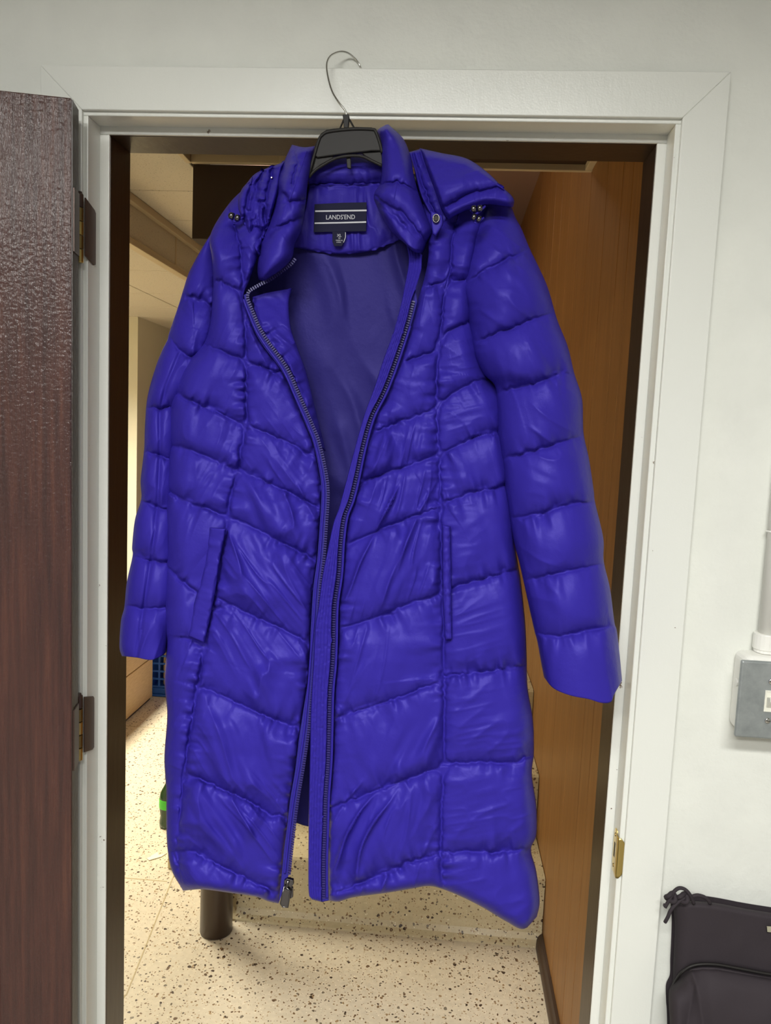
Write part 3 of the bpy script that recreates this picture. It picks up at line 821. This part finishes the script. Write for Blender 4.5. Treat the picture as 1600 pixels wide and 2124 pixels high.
sleeve('sleeve', SLo, SLi, SLb, SL_seams, lambda X, Y, U: -.052 + .028*sstep(800, 640, Y)*U - .006*sstep(720, 560, Y)*(1-U), lambda Y, w: .72*w*.5*.00075*sstep(470, 620, Y) + .004, 31, lines=[[(372,735),(345,800),(332,850),(332,946),(327,1045),(316,1144),(306,1210),(293,1292),(283,1362)]])
SRo = [(1012,410),(1006,432),(990,456),(974,506),(966,560),(961,600),(968,640),(976,687),(983,735),(1003,775),(1027,801),(1031,845),(1033,902),(1044,972),(1048,1010),(1058,1077),(1068,1130),(1077,1164),(1087,1208),(1100,1268),(1109,1308),(1115,1331),(1124,1380),(1129,1405)]
SRi = [(1054,406),(1062,430),(1070,452),(1082,474),(1100,517),(1120,558),(1138,600),(1156,662),(1178,718),(1192,775),(1208,828),(1211,898),(1222,950),(1232,1016),(1235,1042),(1252,1116),(1253,1164),(1266,1221),(1275,1290),(1280,1308),(1286,1358),(1291,1412)]
SRb = [(1129,1405),(1149,1428),(1185,1443),(1221,1450),(1248,1458),(1268,1456),(1275,1440),(1291,1412)]
SR_seams = [
 [(961,590),(1012,557),(1060,533),(1100,517)],
 [(978,716),(1016,696),(1059,681),(1108,661),(1156,646)],
 [(1030,815),(1081,801),(1121,793),(1151,777),(1192,775)],
 [(1040,952),(1103,937),(1169,915),(1214,902)],
 [(1056,1077),(1125,1064),(1182,1046),(1236,1040)],
 [(1084,1205),(1125,1195),(1191,1182),(1254,1168)],
 [(1108,1314),(1163,1319),(1208,1308),(1280,1297)],
 [(1010,428),(990,456),(974,506),(966,560),(961,600),(968,640),(976,687),(983,735)],
]
sleeve('sleeve', SRo, SRi, SRb, SR_seams, lambda X, Y, U: -.088 - .012*sstep(1000, 1400, Y) + .02*sstep(560, 430, Y), lambda Y, w: .62*w*.5*.00075*sstep(400, 560, Y) + .008, 47)

# --- back panel (lining inside) and yoke facing
def patch(name, Lp, Rp, Tp, Bp, y0f, mt, nu, nv, seams=None, puff=.008, s=20, seed=5, fold=None, round_=(0,0,0,0), rdepth=.02, thick=.003, pucker=.0016, pleat=.002, label=None, parent=None):
    X, Y, u, v = coons(Lp, Rp, Tp, Bp, nu, nv)
    ed = edges(X, Y)
    h = np.zeros_like(X); dm = np.full_like(X, 99.)
    if seams:
        h, dm = quilt(X, Y, seams, puff, s, pucker, pleat, seed)
    if fold:
        h = h + (1-np.exp(-dm/10))*folds(X, Y, fold[0], fold[1], fold[2], fold[3], seed)
    y = y0f(X, Y, u, v) - h
    for d, e in zip(ed, round_):
        if e > 0:
            y = y + rnd(d, e, rdepth)
    return grid_obj(name, at(X, Y, y), nu, nv, mt, parent or coat, thick=thick, label=label)
BL = [(600,380),(520,410),(452,520),(440,680),(390,800),(368,1000),(356,1300),(352,1690)]
BR = [(846,380),(930,410),(985,520),(990,700),(1030,850),(1058,1100),(1078,1400),(1090,1730)]
BB = [(352,1690),(500,1698),(600,1704),(652,1716),(800,1726),(1090,1730)]
patch('back_panel', BL, BR, [(600,380),(720,384),(846,380)], BB, lambda X, Y, u, v: -.040 + .012*sstep(500, 1200, Y) - .02*sstep(.35, .5, np.abs(u-.5)), M['lining'], 110, 260, None, fold=(72, .0075, 46, 260), seed=61, label='matte navy lining of the back')
patch('yoke_facing', [(642,384),(632,440),(606,512)], [(800,380),(822,440),(846,492)], None, [(606,512),(651,521),(706,527),(763,522),(816,503),(846,492)], lambda X, Y, u, v: -.052 - .004*np.abs(u-.5), M['shell'], 90, 60, [[(642,384),(720,386),(800,380)], [(606,512),(651,521),(706,527),(763,522),(816,503),(846,492)]], .003, 14, 67, (88, .004, 16, 90), thick=.002, pucker=.002, pleat=.003)
# --- collar
CL_L = [(606,300),(592,329),(580,362),(575,400),(560,455),(542,504),(534,552),(536,580)]
CL_R = [(654,303),(647,338),(639,378),(634,425),(626,474),(612,506),(606,535),(584,560),(548,584)]
patch('collar', CL_L, CL_R, [(606,300),(630,305),(654,303)], None, lambda X, Y, u, v: -.128 + .045*sstep(400, 300, Y) - .012*np.sin(np.pi*u), M['shell'], 80, 190,
      [CL_L, [(578,392),(600,420),(636,412)], [(545,500),(575,470),(627,452)], [(606,302),(616,340),(606,380)]], .012, 22, 71, (140, .004, 24, 90), (26, 26, 14, 8), .034, .004, .002, .003)
CR_L = [(800,259),(783,272),(788,300),(792,345),(789,380),(776,404),(783,430),(812,480),(840,505)]
CR_R = [(806,258),(837,288),(852,325),(860,368),(872,410),(886,450),(896,478),(886,505),(876,528)]
patch('collar', CR_L, CR_R, [(800,259),(806,258)], [(840,505),(858,522),(876,528)], lambda X, Y, u, v: -.122 + .05*sstep(400, 280, Y) - .012*np.sin(np.pi*u), M['shell'], 90, 190,
      [[(792,382),(824,376),(862,396)], [(783,425),(830,436),(884,500)], [(776,404),(800,425),(840,470)]], .011, 22, 77, (28, .004, 24, 90), (20, 22, 12, 10), .036, .004, .002, .003)
patch('collar', [(648,325),(640,372),(644,392)], [(796,325),(796,368),(800,388)], [(648,325),(722,318),(796,325)], [(644,390),(722,388),(800,386)], lambda X, Y, u, v: -.046 - .008*np.sin(np.pi*v), M['shell'], 90, 44,
      [[(648,325),(722,318),(796,325)], [(640,384),(680,382),(722,384),(800,381)]], .012, 16, 81, (70, .003, 22, 60), (0, 0, 8, 6), .01, .004, .003, .004, label='inner stand of the collar behind the hanger')
# --- hood folded behind the collar
patch('hood', [(870,307),(882,342),(899,386),(912,425),(929,457)], [(1046,392),(1060,404),(1067,416),(1065,430)], [(870,307),(915,317),(969,329),(1012,358),(1046,392)], [(929,457),(951,444),(977,433),(1012,424),(1065,430)],
      lambda X, Y, u, v: -.128 + .035*sstep(400, 310, Y), M['shell'], 130, 110,
      [[(918,432),(946,416),(980,398),(1030,390),(1056,398)], [(870,307),(882,342),(899,386),(912,425),(929,457)]], .010, 20, 91, (165, .0035, 28, 110), (10, 18, 22, 16), .035, .004, .0012, .002)
patch('hood', [(846,316),(858,350),(872,405),(896,455),(908,480)], [(872,309),(884,345),(900,388),(914,428),(928,458)], None, None,
      lambda X, Y, u, v: -.088 + .02*sstep(400, 320, Y), M['shell'], 40, 90, [[(858,320),(870,360),(892,420),(915,470)]], .008, 9, 93, (75, .004, 10, 80), (5, 0, 8, 6), .02)
patch('hood', [(560,346),(530,360),(512,380),(500,396),(494,425),(503,460),(514,500),(530,522)], [(592,333),(584,362),(578,395),(570,425),(558,468),(546,508),(541,535)], [(560,346),(578,340),(592,333)], None,
      lambda X, Y, u, v: -.112 + .04*sstep(430, 330, Y), M['shell'], 80, 150, [[(566,350),(558,380),(550,420),(552,470),(541,520)], [(545,356),(536,372),(528,405),(521,438),(530,455),(543,490)], [(520,385),(512,420),(508,455),(518,495)], [(536,420),(532,450),(524,480)]], .022, 9, 97, (100, .006, 12, 70), (14, 8, 12, 10), .03, .004, .003, .004)
# --- facing flap on the left, stitched placket on the right
ZLn = [(612,538),(604,548),(584,563),(560,580),(544,588),(526,598),(516,606),(514,618),(520,635),(527,652),(540,682),(559,712),(586,748),(602,775),(619,814),(648,880),(662,916),(675,972),(681,1022),(677,1094),(672,1160),(665,1219),(660,1290),(655,1345),(651,1400),(645,1470),(640,1518),(630,1588),(618,1659),(611,1712),(605,1765),(600,1812)]
patch('facing', [(524,616),(530,645),(548,690),(606,775),(650,878),(668,925)], [(606,598),(600,630),(604,680),(617,720),(635,770),(650,830),(676,935)], [(524,616),(560,606),(606,598)], None,
      lambda X, Y, u, v: -.122 + .030*u + .022*sstep(.22, 0, v), M['shell'], 44, 190, [[(524,616),(530,645),(548,690),(606,775),(650,878),(668,925)]], .006, 14, 101, (40, .007, 16, 50), (0, 8, 0, 0), .008, .002, .0035, .004)
ZRn = [(868,590),(858,626),(845,674),(819,753),(797,810),(771,862),(753,924),(738,994),(727,1037),(714,1072),(707,1125),(703,1191),(694,1256),(692,1335),(690,1380),(685,1434),(683,1515),(681,1582),(676,1650),(674,1717),(672,1785),(672,1862)]
PL = [(842,500),(848,540),(840,590),(830,640),(816,690),(794,750),(778,800),(758,855),(743,905),(727,965),(714,1015),(703,1055),(692,1085),(680,1140),(669,1195),(661,1256),(654,1300),(650,1380),(645,1470),(643,1560),(641,1650),(640,1740),(640,1846),(647,1866)]
PR = [(876,528),(874,560),(862,600),(852,628),(840,676),(814,755),(792,812),(766,864),(748,926),(733,996),(722,1039),(709,1074),(702,1127),(698,1193),(689,1258),(687,1337),(685,1382),(680,1436),(678,1517),(676,1584),(671,1652),(669,1719),(667,1787),(667,1871)]
X, Y, u, v = coons(PL, PR, None, None, 40, 700)
wpx = np.hypot(X[:, -1:]-X[:, :1], Y[:, -1:]-Y[:, :1])
rib = .0017*np.abs(np.sin(np.pi*u*5))*sstep(12, 30, wpx)
stp = .0015*(vnoise(Y/5.0, np.floor(u*5)*3.3, 7)-.5)*sstep(12, 30, wpx) + .0008*(vnoise(X/14., Y/30., 9)-.5)
dl, dr, dt, db = edges(X, Y)
y = -.1365 - .006*sstep(1000, 1300, Y) + .035*sstep(640, 500, Y) - rib - stp + rnd(dl, 6, .004) + rnd(db, 8, .006)
grid_obj('placket', at(X, Y, y), 40, 700, M['shell'], coat, thick=.003, label='ribbed stitched placket strip')
# --- zipper tapes, piping and teeth
def ribbon(name, A, Bq, y0, mt, nv=420, nu=6, thick=.0015):
    X, Y, u, v = coons(A, Bq, None, None, nu, nv)
    yy = y0(X, Y) if callable(y0) else np.full_like(X, y0)
    return grid_obj(name, at(X, Y, yy), nu, nv, mt, coat, thick=thick)
def edge_y(X, Y):
    return -.119 + .0*X - .012*sstep(900, 1700, Y) + .01*sstep(640, 540, Y)
ribbon('zipper_tape', [(a[0], a[1]) for a in LR[3:]], ZLn[6:], lambda X, Y: edge_y(X, Y) - .004, M['tape'])
ribbon('zipper_tape', PR[2:], RL[4:], lambda X, Y: edge_y(X, Y) - .006, M['tape'])
def off(poly, d):
    p = arc(poly, 400); t = np.gradient(p, axis=0); t /= np.hypot(*t.T)[:, None]
    return p + np.c_[-t[:, 1], t[:, 0]]*d
def piping(poly, d, r, dy):
    p = off(poly, d)
    bm = bmesh.new(); tube(bm, at(p[:, 0], p[:, 1], edge_y(p[:, 0], p[:, 1]) - dy), r, 7)
    bm_obj('piping', bm, M['shell'], coat, True)
piping(ZLn[7:], 9, .0018, .0055); piping(ZRn[2:], -7, .0018, .0075)
def teeth(poly, dy, side):
    p0 = np.array(poly, float); ln = np.hypot(*np.diff(p0, axis=0).T).sum()
    n = int(ln/5.0)
    p = arc(poly, n); t = np.gradient(p, axis=0); t /= np.hypot(*t.T)[:, None]
    q = at(p[:, 0], p[:, 1], edge_y(p[:, 0], p[:, 1]) - dy)
    tw = np.gradient(q, axis=0); tw /= np.linalg.norm(tw, axis=1)[:, None]
    bm = bmesh.new()
    for i in range(n):
        T = Vector(tw[i]); Y_ = Vector((0, 1, 0)); S_ = T.cross(Y_).normalized()*side
        Y_ = S_.cross(T)
        c = Vector(q[i])
        vs = box(bm, -.0010, .0010, -.0022, .0024, -.0012, .0012)
        for v_ in vs:
            v_.co = c + T*v_.co.x + S_*v_.co.y + Y_*v_.co.z
    o = bm_obj('zipper_teeth', bm, M['teeth'], coat)
    o['kind'] = 'stuff'
teeth(ZLn, .0065, 1); teeth(ZRn[1:], .0085, -1)
# slider with pull tab
yS = -.136
bm = bmesh.new()
def pplate(pts, Y0, th, r=None):
    bm_ = bmesh.new(); prism(bm_, [tuple(at1(p[0], p[1], Y0)) for p in pts], (0, -th, 0)); return bm_
o = bm_obj('zipper_slider', pplate([(591,1822),(597,1818),(610,1821),(611,1829),(606,1837),(603,1850),(590,1846)], yS, .006), M['gun'], coat, False, .001, 2); o['label'] = 'gunmetal zipper slider'
bm = pplate([(589,1842),(602,1846),(597,1882),(590,1880),(582,1876)], yS - .0075, .0018)
o2 = bm_obj('pull_tab', bm, M['gun'], coat, False, .0008, 2)
bm = bmesh.new(); q = [(590,1838),(582,1874),(587,1881),(597,1882),(603,1848)]
tube(bm, [tuple(at1(a, b, yS - .0085)) for a, b in q + q[:1]], .0013, 6); bm_obj('pull_frame', bm, M['gun'], coat, True)
bm = bmesh.new(); tube(bm, [tuple(at1(*a, yS - .007)) for a in ((598,1826),(596,1836),(594,1846))], .0022, 8); bm_obj('pull_bridge', bm, M['gun'], coat, True)
o = bm_obj('box_pin', pplate([(601,1838),(609,1838),(609,1858),(603,1862)], yS, .004), M['gun'], coat, False, .0008, 2)
# --- pocket welts
patch('pocket_welt', [(434,1094),(424,1177),(401,1259),(391,1320)], [(470,1096),(457,1160),(445,1238),(425,1334)], [(434,1094),(470,1096)], [(391,1320),(425,1334)], lambda X, Y, u, v: -.134 + .006*(1-u), M['shell'], 24, 120,
      [[(434,1094),(424,1177),(401,1259),(391,1320)], [(470,1096),(457,1160),(445,1238),(425,1334)]], .004, 9, 111, None, (4, 3, 3, 3), .004, .003, .001, .001)
patch('pocket_welt', [(918,1088),(918,1147),(919,1240),(924,1328)], [(935,1092),(936,1147),(937,1234),(938,1326)], None, None, lambda X, Y, u, v: -.140 + .0*u, M['shell'], 16, 120,
      [[(918,1088),(918,1147),(919,1240),(924,1328)], [(935,1092),(936,1147),(937,1234),(938,1326)]], .003, 6, 113, None, (3, 4, 3, 3), .004, .003, .0008, .001)
# --- hood tab with snap, cord locks
patch('snap_tab', [(893,436),(894,460),(898,486)], [(918,446),(919,466),(904,490)], None, None, lambda X, Y, u, v: -.134, M['shell'], 14, 24, None, round_=(4,4,4,4), rdepth=.003)
bm = bmesh.new(); c = at1(905, 453, -.1375)
tube(bm, [c + Vector((.0042*math.cos(t), 0, .0052*math.sin(t))) for t in np.linspace(0, 2*math.pi, 25)], .0011, 8, False); o = bm_obj('snap_ring', bm, M['gun'], coat, True); o['label'] = 'gunmetal snap ring'
bm = bmesh.new(); tube(bm, [c + Vector((0, -.0004, 0)), c + Vector((0, .0012, 0))], .0034, 14); bm_obj('snap_socket', bm, M['hole'], coat)
def cord_lock(pts, Y0):
    p = [at1(a, b, Y0) for a, b in pts]
    for a, b in zip(p, p[1:]):
        d = (b-a)
        bm = bmesh.new(); tube(bm, [a, a + d*.12, a + d*.42, a + d*.45], [.0028, .0048, .0048, .003], 12); o = bm_obj('cord_lock', bm, M['gun'], coat, True); o['label'] = 'shiny metal cord lock'
        bm = bmesh.new(); tube(bm, [a + d*.58, a + d*.62, a + d*.92, b], [.003, .0046, .0046, .0026], 12); bm_obj('cord_lock', bm, M['gun'], coat, True)
    bm = bmesh.new(); a, b = p[0], p[-1]
    tube(bm, smooth_pts([a + Vector((0,.004,0)), (a+b)/2 + Vector((0,.002,-.006)), b + Vector((.004,.004,.004))], 10), .0014, 6); bm_obj('drawcord', bm, M['shell'], coat, True)
cord_lock([(475,446),(498,454)], -.118); cord_lock([(977,434),(1001,432)], -.150); cord_lock([(979,449),(998,456)], -.150)
bm = bmesh.new(); c = at1(564, 369, -.135); tube(bm, [c + Vector((0, 0.002, 0)), c + Vector((0, -.002, 0))], [.0018, .001], 8); bm_obj('snap_stud', bm, M['gun'], coat)
# --- labels
def flat_label(name, pts, Y0, th, mt, label=None, parent=coat):
    bm = bmesh.new(); prism(bm, [tuple(at1(p[0], p[1], Y0)) for p in pts], (0, -th, 0))
    o = bm_obj(name, bm, mt, parent, False, .0002, 1)
    if label: o['label'] = label
    return o
YL = -.0635
bl = flat_label('brand_label', [(653,424),(707,421),(761,420),(760,480),(706,481),(651,482)], YL, .0012, M['navy'], 'navy woven label with white lettering')
flat_label('label_stripe', [(654,436.6),(707,435.8),(761,434.8),(761,438.2),(707,439),(654,439.8)], YL - .0011, .0004, M['letter'])
flat_label('label_stripe', [(653,461.6),(706,460.6),(760,459),(760,462.2),(706,463.6),(653,464.6)], YL - .0011, .0004, M['letter'])
sl = flat_label('size_label', [(690,481),(716,480),(717,490),(715,502),(709,511),(694,511),(690,502)], YL, .001, M['navy'], 'small navy size tag with white print')
bm = bmesh.new(); tube(bm, [tuple(at1(a, b, YL - .0012)) for a, b in ((717,482),(717,492),(713,503))], .0006, 5); bm_obj('tag_fold', bm, M['letter'], coat)
def lettering(txt, px, py, Y0, wpx_, rot=0.0, squeeze=1.0):
    cu = bpy.data.curves.new('lettering', 'FONT'); cu.body = txt; cu.align_x = 'CENTER'; cu.align_y = 'CENTER'
    cu.extrude = 0.00015; cu.size = 0.01; cu.resolution_u = 4; cu.materials.append(M['letter'])
    tmp = bpy.data.objects.new('lettering_source', cu)
    COL.objects.link(tmp); bpy.context.view_layer.update()
    me = bpy.data.meshes.new_from_object(tmp.evaluated_get(bpy.context.evaluated_depsgraph_get()))
    bpy.data.objects.remove(tmp); bpy.data.curves.remove(cu)
    o = bpy.data.objects.new('lettering', me)
    COL.objects.link(o); bpy.context.view_layer.update()
    w = max(o.dimensions.x, 1e-6)
    mpp = (Y0 - CAM[1])/F_PX*1.03
    s = wpx_*mpp/w
    M4 = Matrix.Translation(at1(px, py, Y0)) @ Matrix.Rotation(rot, 4, 'Y') @ Matrix.Rotation(math.pi/2, 4, 'X') @ Matrix.Diagonal((s, s*squeeze, s, 1))
    o.parent = coat
    o.matrix_world = M4
    bpy.context.view_layer.update()
    o.matrix_parent_inverse = Matrix.Translation(-Vector(coat.location))
    o.matrix_basis = M4
    return o
lettering("LANDS'END", 706.5, 450.8, YL - .0015, 57, math.radians(-2), 1.12)
lettering("XL", 704, 488.5, YL - .0013, 9)
lettering("TP", 704, 494.5, YL - .0013, 4.5)
lettering("MADE IN", 704, 498.8, YL - .0013, 13)
lettering("CHINA", 703, 502.6, YL - .0013, 9)

# ------------------------------------------------------------------ hanger
hg = empty('coat_hanger', tuple(at1(719, 300, -.075))); tag(hg, 'black plastic hanger with a silver wire hook caught on the door casing', 'hanger')
hk = [(719,262,-.072),(718.5,245,-.072),(717,231,-.072),(702,211,-.071),(689,189,-.066),(680.5,159,-.058),(678,134,-.048),(684,118,-.038),(697,109.5,-.028),(711,107,-.019),(724,111,-.012),(737,122,-.005),(745,133,-.0022),(749,142,-.0020)]
bm = bmesh.new(); tube(bm, smooth_pts([tuple(at1(*q)) for q in hk], 90), .0014, 10); bm_obj('hook', bm, M['chrome'], hg, True)
YH = -.078
def hplate(pts, y0, th, name, bev=.0015):
    bm = bmesh.new(); prism(bm, [tuple(at1(p[0], p[1], y0)) for p in pts], (0, -th, 0)); return bm_obj(name, bm, M['blackp'], hg, False, bev, 2)
hplate([(663,287),(668,280),(679,273),(694,270.5),(709,269),(741,267),(772,268),(779,271),(783,280),(788,296),(793,317),(772,317),(751,319.5),(725,322),(696,326),(678,328.5),(660,331),(652,324),(655,305)], YH, .008, 'body')
def rim(pts, r=.0022, dy=.0085):
    bm = bmesh.new(); tube(bm, smooth_pts([tuple(at1(a, b, YH - dy)) for a, b in pts], 40), r, 8); bm_obj('rim', bm, M['blackp'], hg, True)
rim([(640,366),(650,330),(662,290),(668,281),(679,274),(709,269.5),(741,267.5),(772,268.5),(779,272),(788,296),(793,317)])
rim([(641,368),(652,355),(668,344),(696,329),(724,323.5),(751,324.5),(772,334),(793,344)])
hplate([(653,325),(660,331),(690,327),(696,330),(668,345),(650,360),(640,369),(641,352)], YH + .001, .006, 'arm')
hplate([(752,320),(793,317),(796,346),(786,342),(772,335),(758,327)], YH + .001, .006, 'arm')
hplate([(712,242),(725,241),(726,247),(724,270),(715,270),(713,247)], YH + .004, .008, 'neck', .001)
for a, b in (((713,249),(704,271)), ((725,248),(737,269))):
    bm = bmesh.new(); tube(bm, [tuple(at1(*a, YH)), tuple(at1(*b, YH))], .0014, 6); bm_obj('brace', bm, M['blackp'], hg)
hplate([(719,323),(727,323),(729,338),(729,352),(721,350),(720,338)], YH - .002, .004, 'size_clip', .0008)
# hidden shoulder arms inside the coat
for pts in ([(655,345,-.072),(600,368,-.068),(530,402,-.064)], [(790,335,-.072),(850,366,-.068),(925,404,-.064)]):
    bm = bmesh.new(); tube(bm, smooth_pts([tuple(at1(*q)) for q in pts], 14), .006, 8); bm_obj('shoulder_arm', bm, M['blackp'], hg, True)

# ------------------------------------------------------------------ black drawstring bag at the lower right
bag = empty('drawstring_bag', (1.08, -.05, .42)); tag(bag, 'black cloth drawstring bag with a front zip hanging against the white wall', 'bag')
gl = [(1399,1868),(1398,1890),(1400,1920),(1399,1960),(1397,2000),(1396,2035),(1388,2056),(1388,2090),(1390,2130),(1392,2300),(1400,2400)]
gr = [(1700,1908),(1712,2000),(1716,2100),(1716,2300),(1705,2410)]
X, Y, u, v = coons(gl, gr, [(1399,1868),(1472,1871),(1550,1885),(1600,1893),(1700,1908)], None, 120, 200)
zipl = [(1398,2042),(1410,2022),(1430,2006),(1455,2000),(1490,2001),(1540,2010),(1600,2021),(1712,2036)]
fl = seam_field(X, Y, [zipl, [(1440,2046),(1425,2130),(1420,2300)]])
dz, _, sd, _n = fl[0]
dl, dr, dt, db = edges(X, Y)
below = sstep(-2, 14, np.where(sd > 0, dz, -dz))
y = -.050 - .040*below*(1-np.exp(-dz/40)) + rnd(dl, 36, .030) + rnd(dt, 14, .02) + rnd(dr, 30, .03) + rnd(db, 30, .03)
y -= .008*(1-np.exp(-fl[1][0]/18))*below + folds(X, Y, 75, .010, 40, 160, 5)*below*.8 + .002*(vnoise(X/30, Y/40, 3)-.5) - .003*np.exp(-(dz/4)**2)
grid_obj('front', at(X, Y, y), 120, 200, M['bag'], bag)
y2 = -.006 - .012*(1-np.exp(-np.minimum(np.minimum(dl, dr), np.minimum(dt, db))/20)) * 0
PB = at(X, Y, np.full_like(X, -.022) + 0*X)
PB[:, 1] = -.006
grid_obj('back', PB, 120, 200, M['bag'], bag, flip=True)
bm = bmesh.new(); p = arc(zipl, 80); iy = -.056 + 0*p[:, 0]; iy[:8] += np.linspace(.03, 0, 8)
tube(bm, at(p[:, 0], p[:, 1], iy), .0022, 6); bm_obj('zip', bm, M['blackp'], bag, True)
bm = bmesh.new(); p = off(zipl, 10); iy = -.062 + 0*p[:, 0]; iy[:60] += np.linspace(.03, 0, 60)
tube(bm, at(p[:, 0], p[:, 1], iy), .0028, 6); bm_obj('zip_flap', bm, M['bag'], bag, True)
bm = bmesh.new(); prism(bm, [tuple(at1(*q, -.055)) for q in ((1591,1921),(1640,1924),(1640,1937),(1592,1932))], (0, -.0012, 0)); bm_obj('tag', bm, M['bagtag'], bag)
def cord(pts, r=.0028):
    bm = bmesh.new(); tube(bm, smooth_pts([tuple(at1(*q)) for q in pts], 40), r, 8); bm_obj('cord', bm, M['bag'], bag, True)
cord([(1474,1874,-.045),(1464,1862,-.05),(1448,1857,-.052),(1434,1860,-.052),(1418,1864,-.055),(1405,1873,-.058),(1392,1888,-.06),(1386,1902,-.06),(1380,1913,-.058)])
cord([(1440,1874,-.05),(1432,1856,-.055),(1422,1845,-.055),(1410,1842,-.055),(1400,1848,-.055),(1394,1858,-.055),(1388,1868,-.056),(1380,1882,-.056)])
for (a, b, c_) in ((1392, 1861, -.056), (1417, 1862, -.056)):
    bm = bmesh.new(); q0 = at1(a, b, c_)
    tube(bm, [q0 + Vector((.007*math.cos(t), .004*math.sin(2*t), .006*math.sin(t))) for t in np.linspace(0, 2*math.pi*1.2, 26)], .0036, 7); bm_obj('knot', bm, M['bag'], bag, True)
cord([(1385,1872,-.056),(1381,1878,-.056),(1377,1876,-.054)], .0022)
# wall hook that carries the bag, outside the frame
whk = empty('wall_hook', (1.16, 0, .93)); tag(whk, 'small metal wall hook holding the black bag', 'hook')
bm = bmesh.new(); tube(bm, smooth_pts([(1.16, .001, .95), (1.16, -.03, .945), (1.16, -.05, .93), (1.16, -.055, .945)], 16), .004, 8); bm_obj('prong', bm, M['gun'], whk, True)
box_obj('base_plate', (1.148, 1.172, -.004, 0.0005, .92, .98), M['gun'], whk, .001)
bm = bmesh.new(); tube(bm, smooth_pts([tuple(at1(1640, 1900, -.045)), (1.15, -.045, .90), (1.16, -.045, .936), (1.17, -.045, .90), tuple(at1(1690, 1908, -.045))], 24), .0028, 7); bm_obj('cord', bm, M['bag'], bag, True)
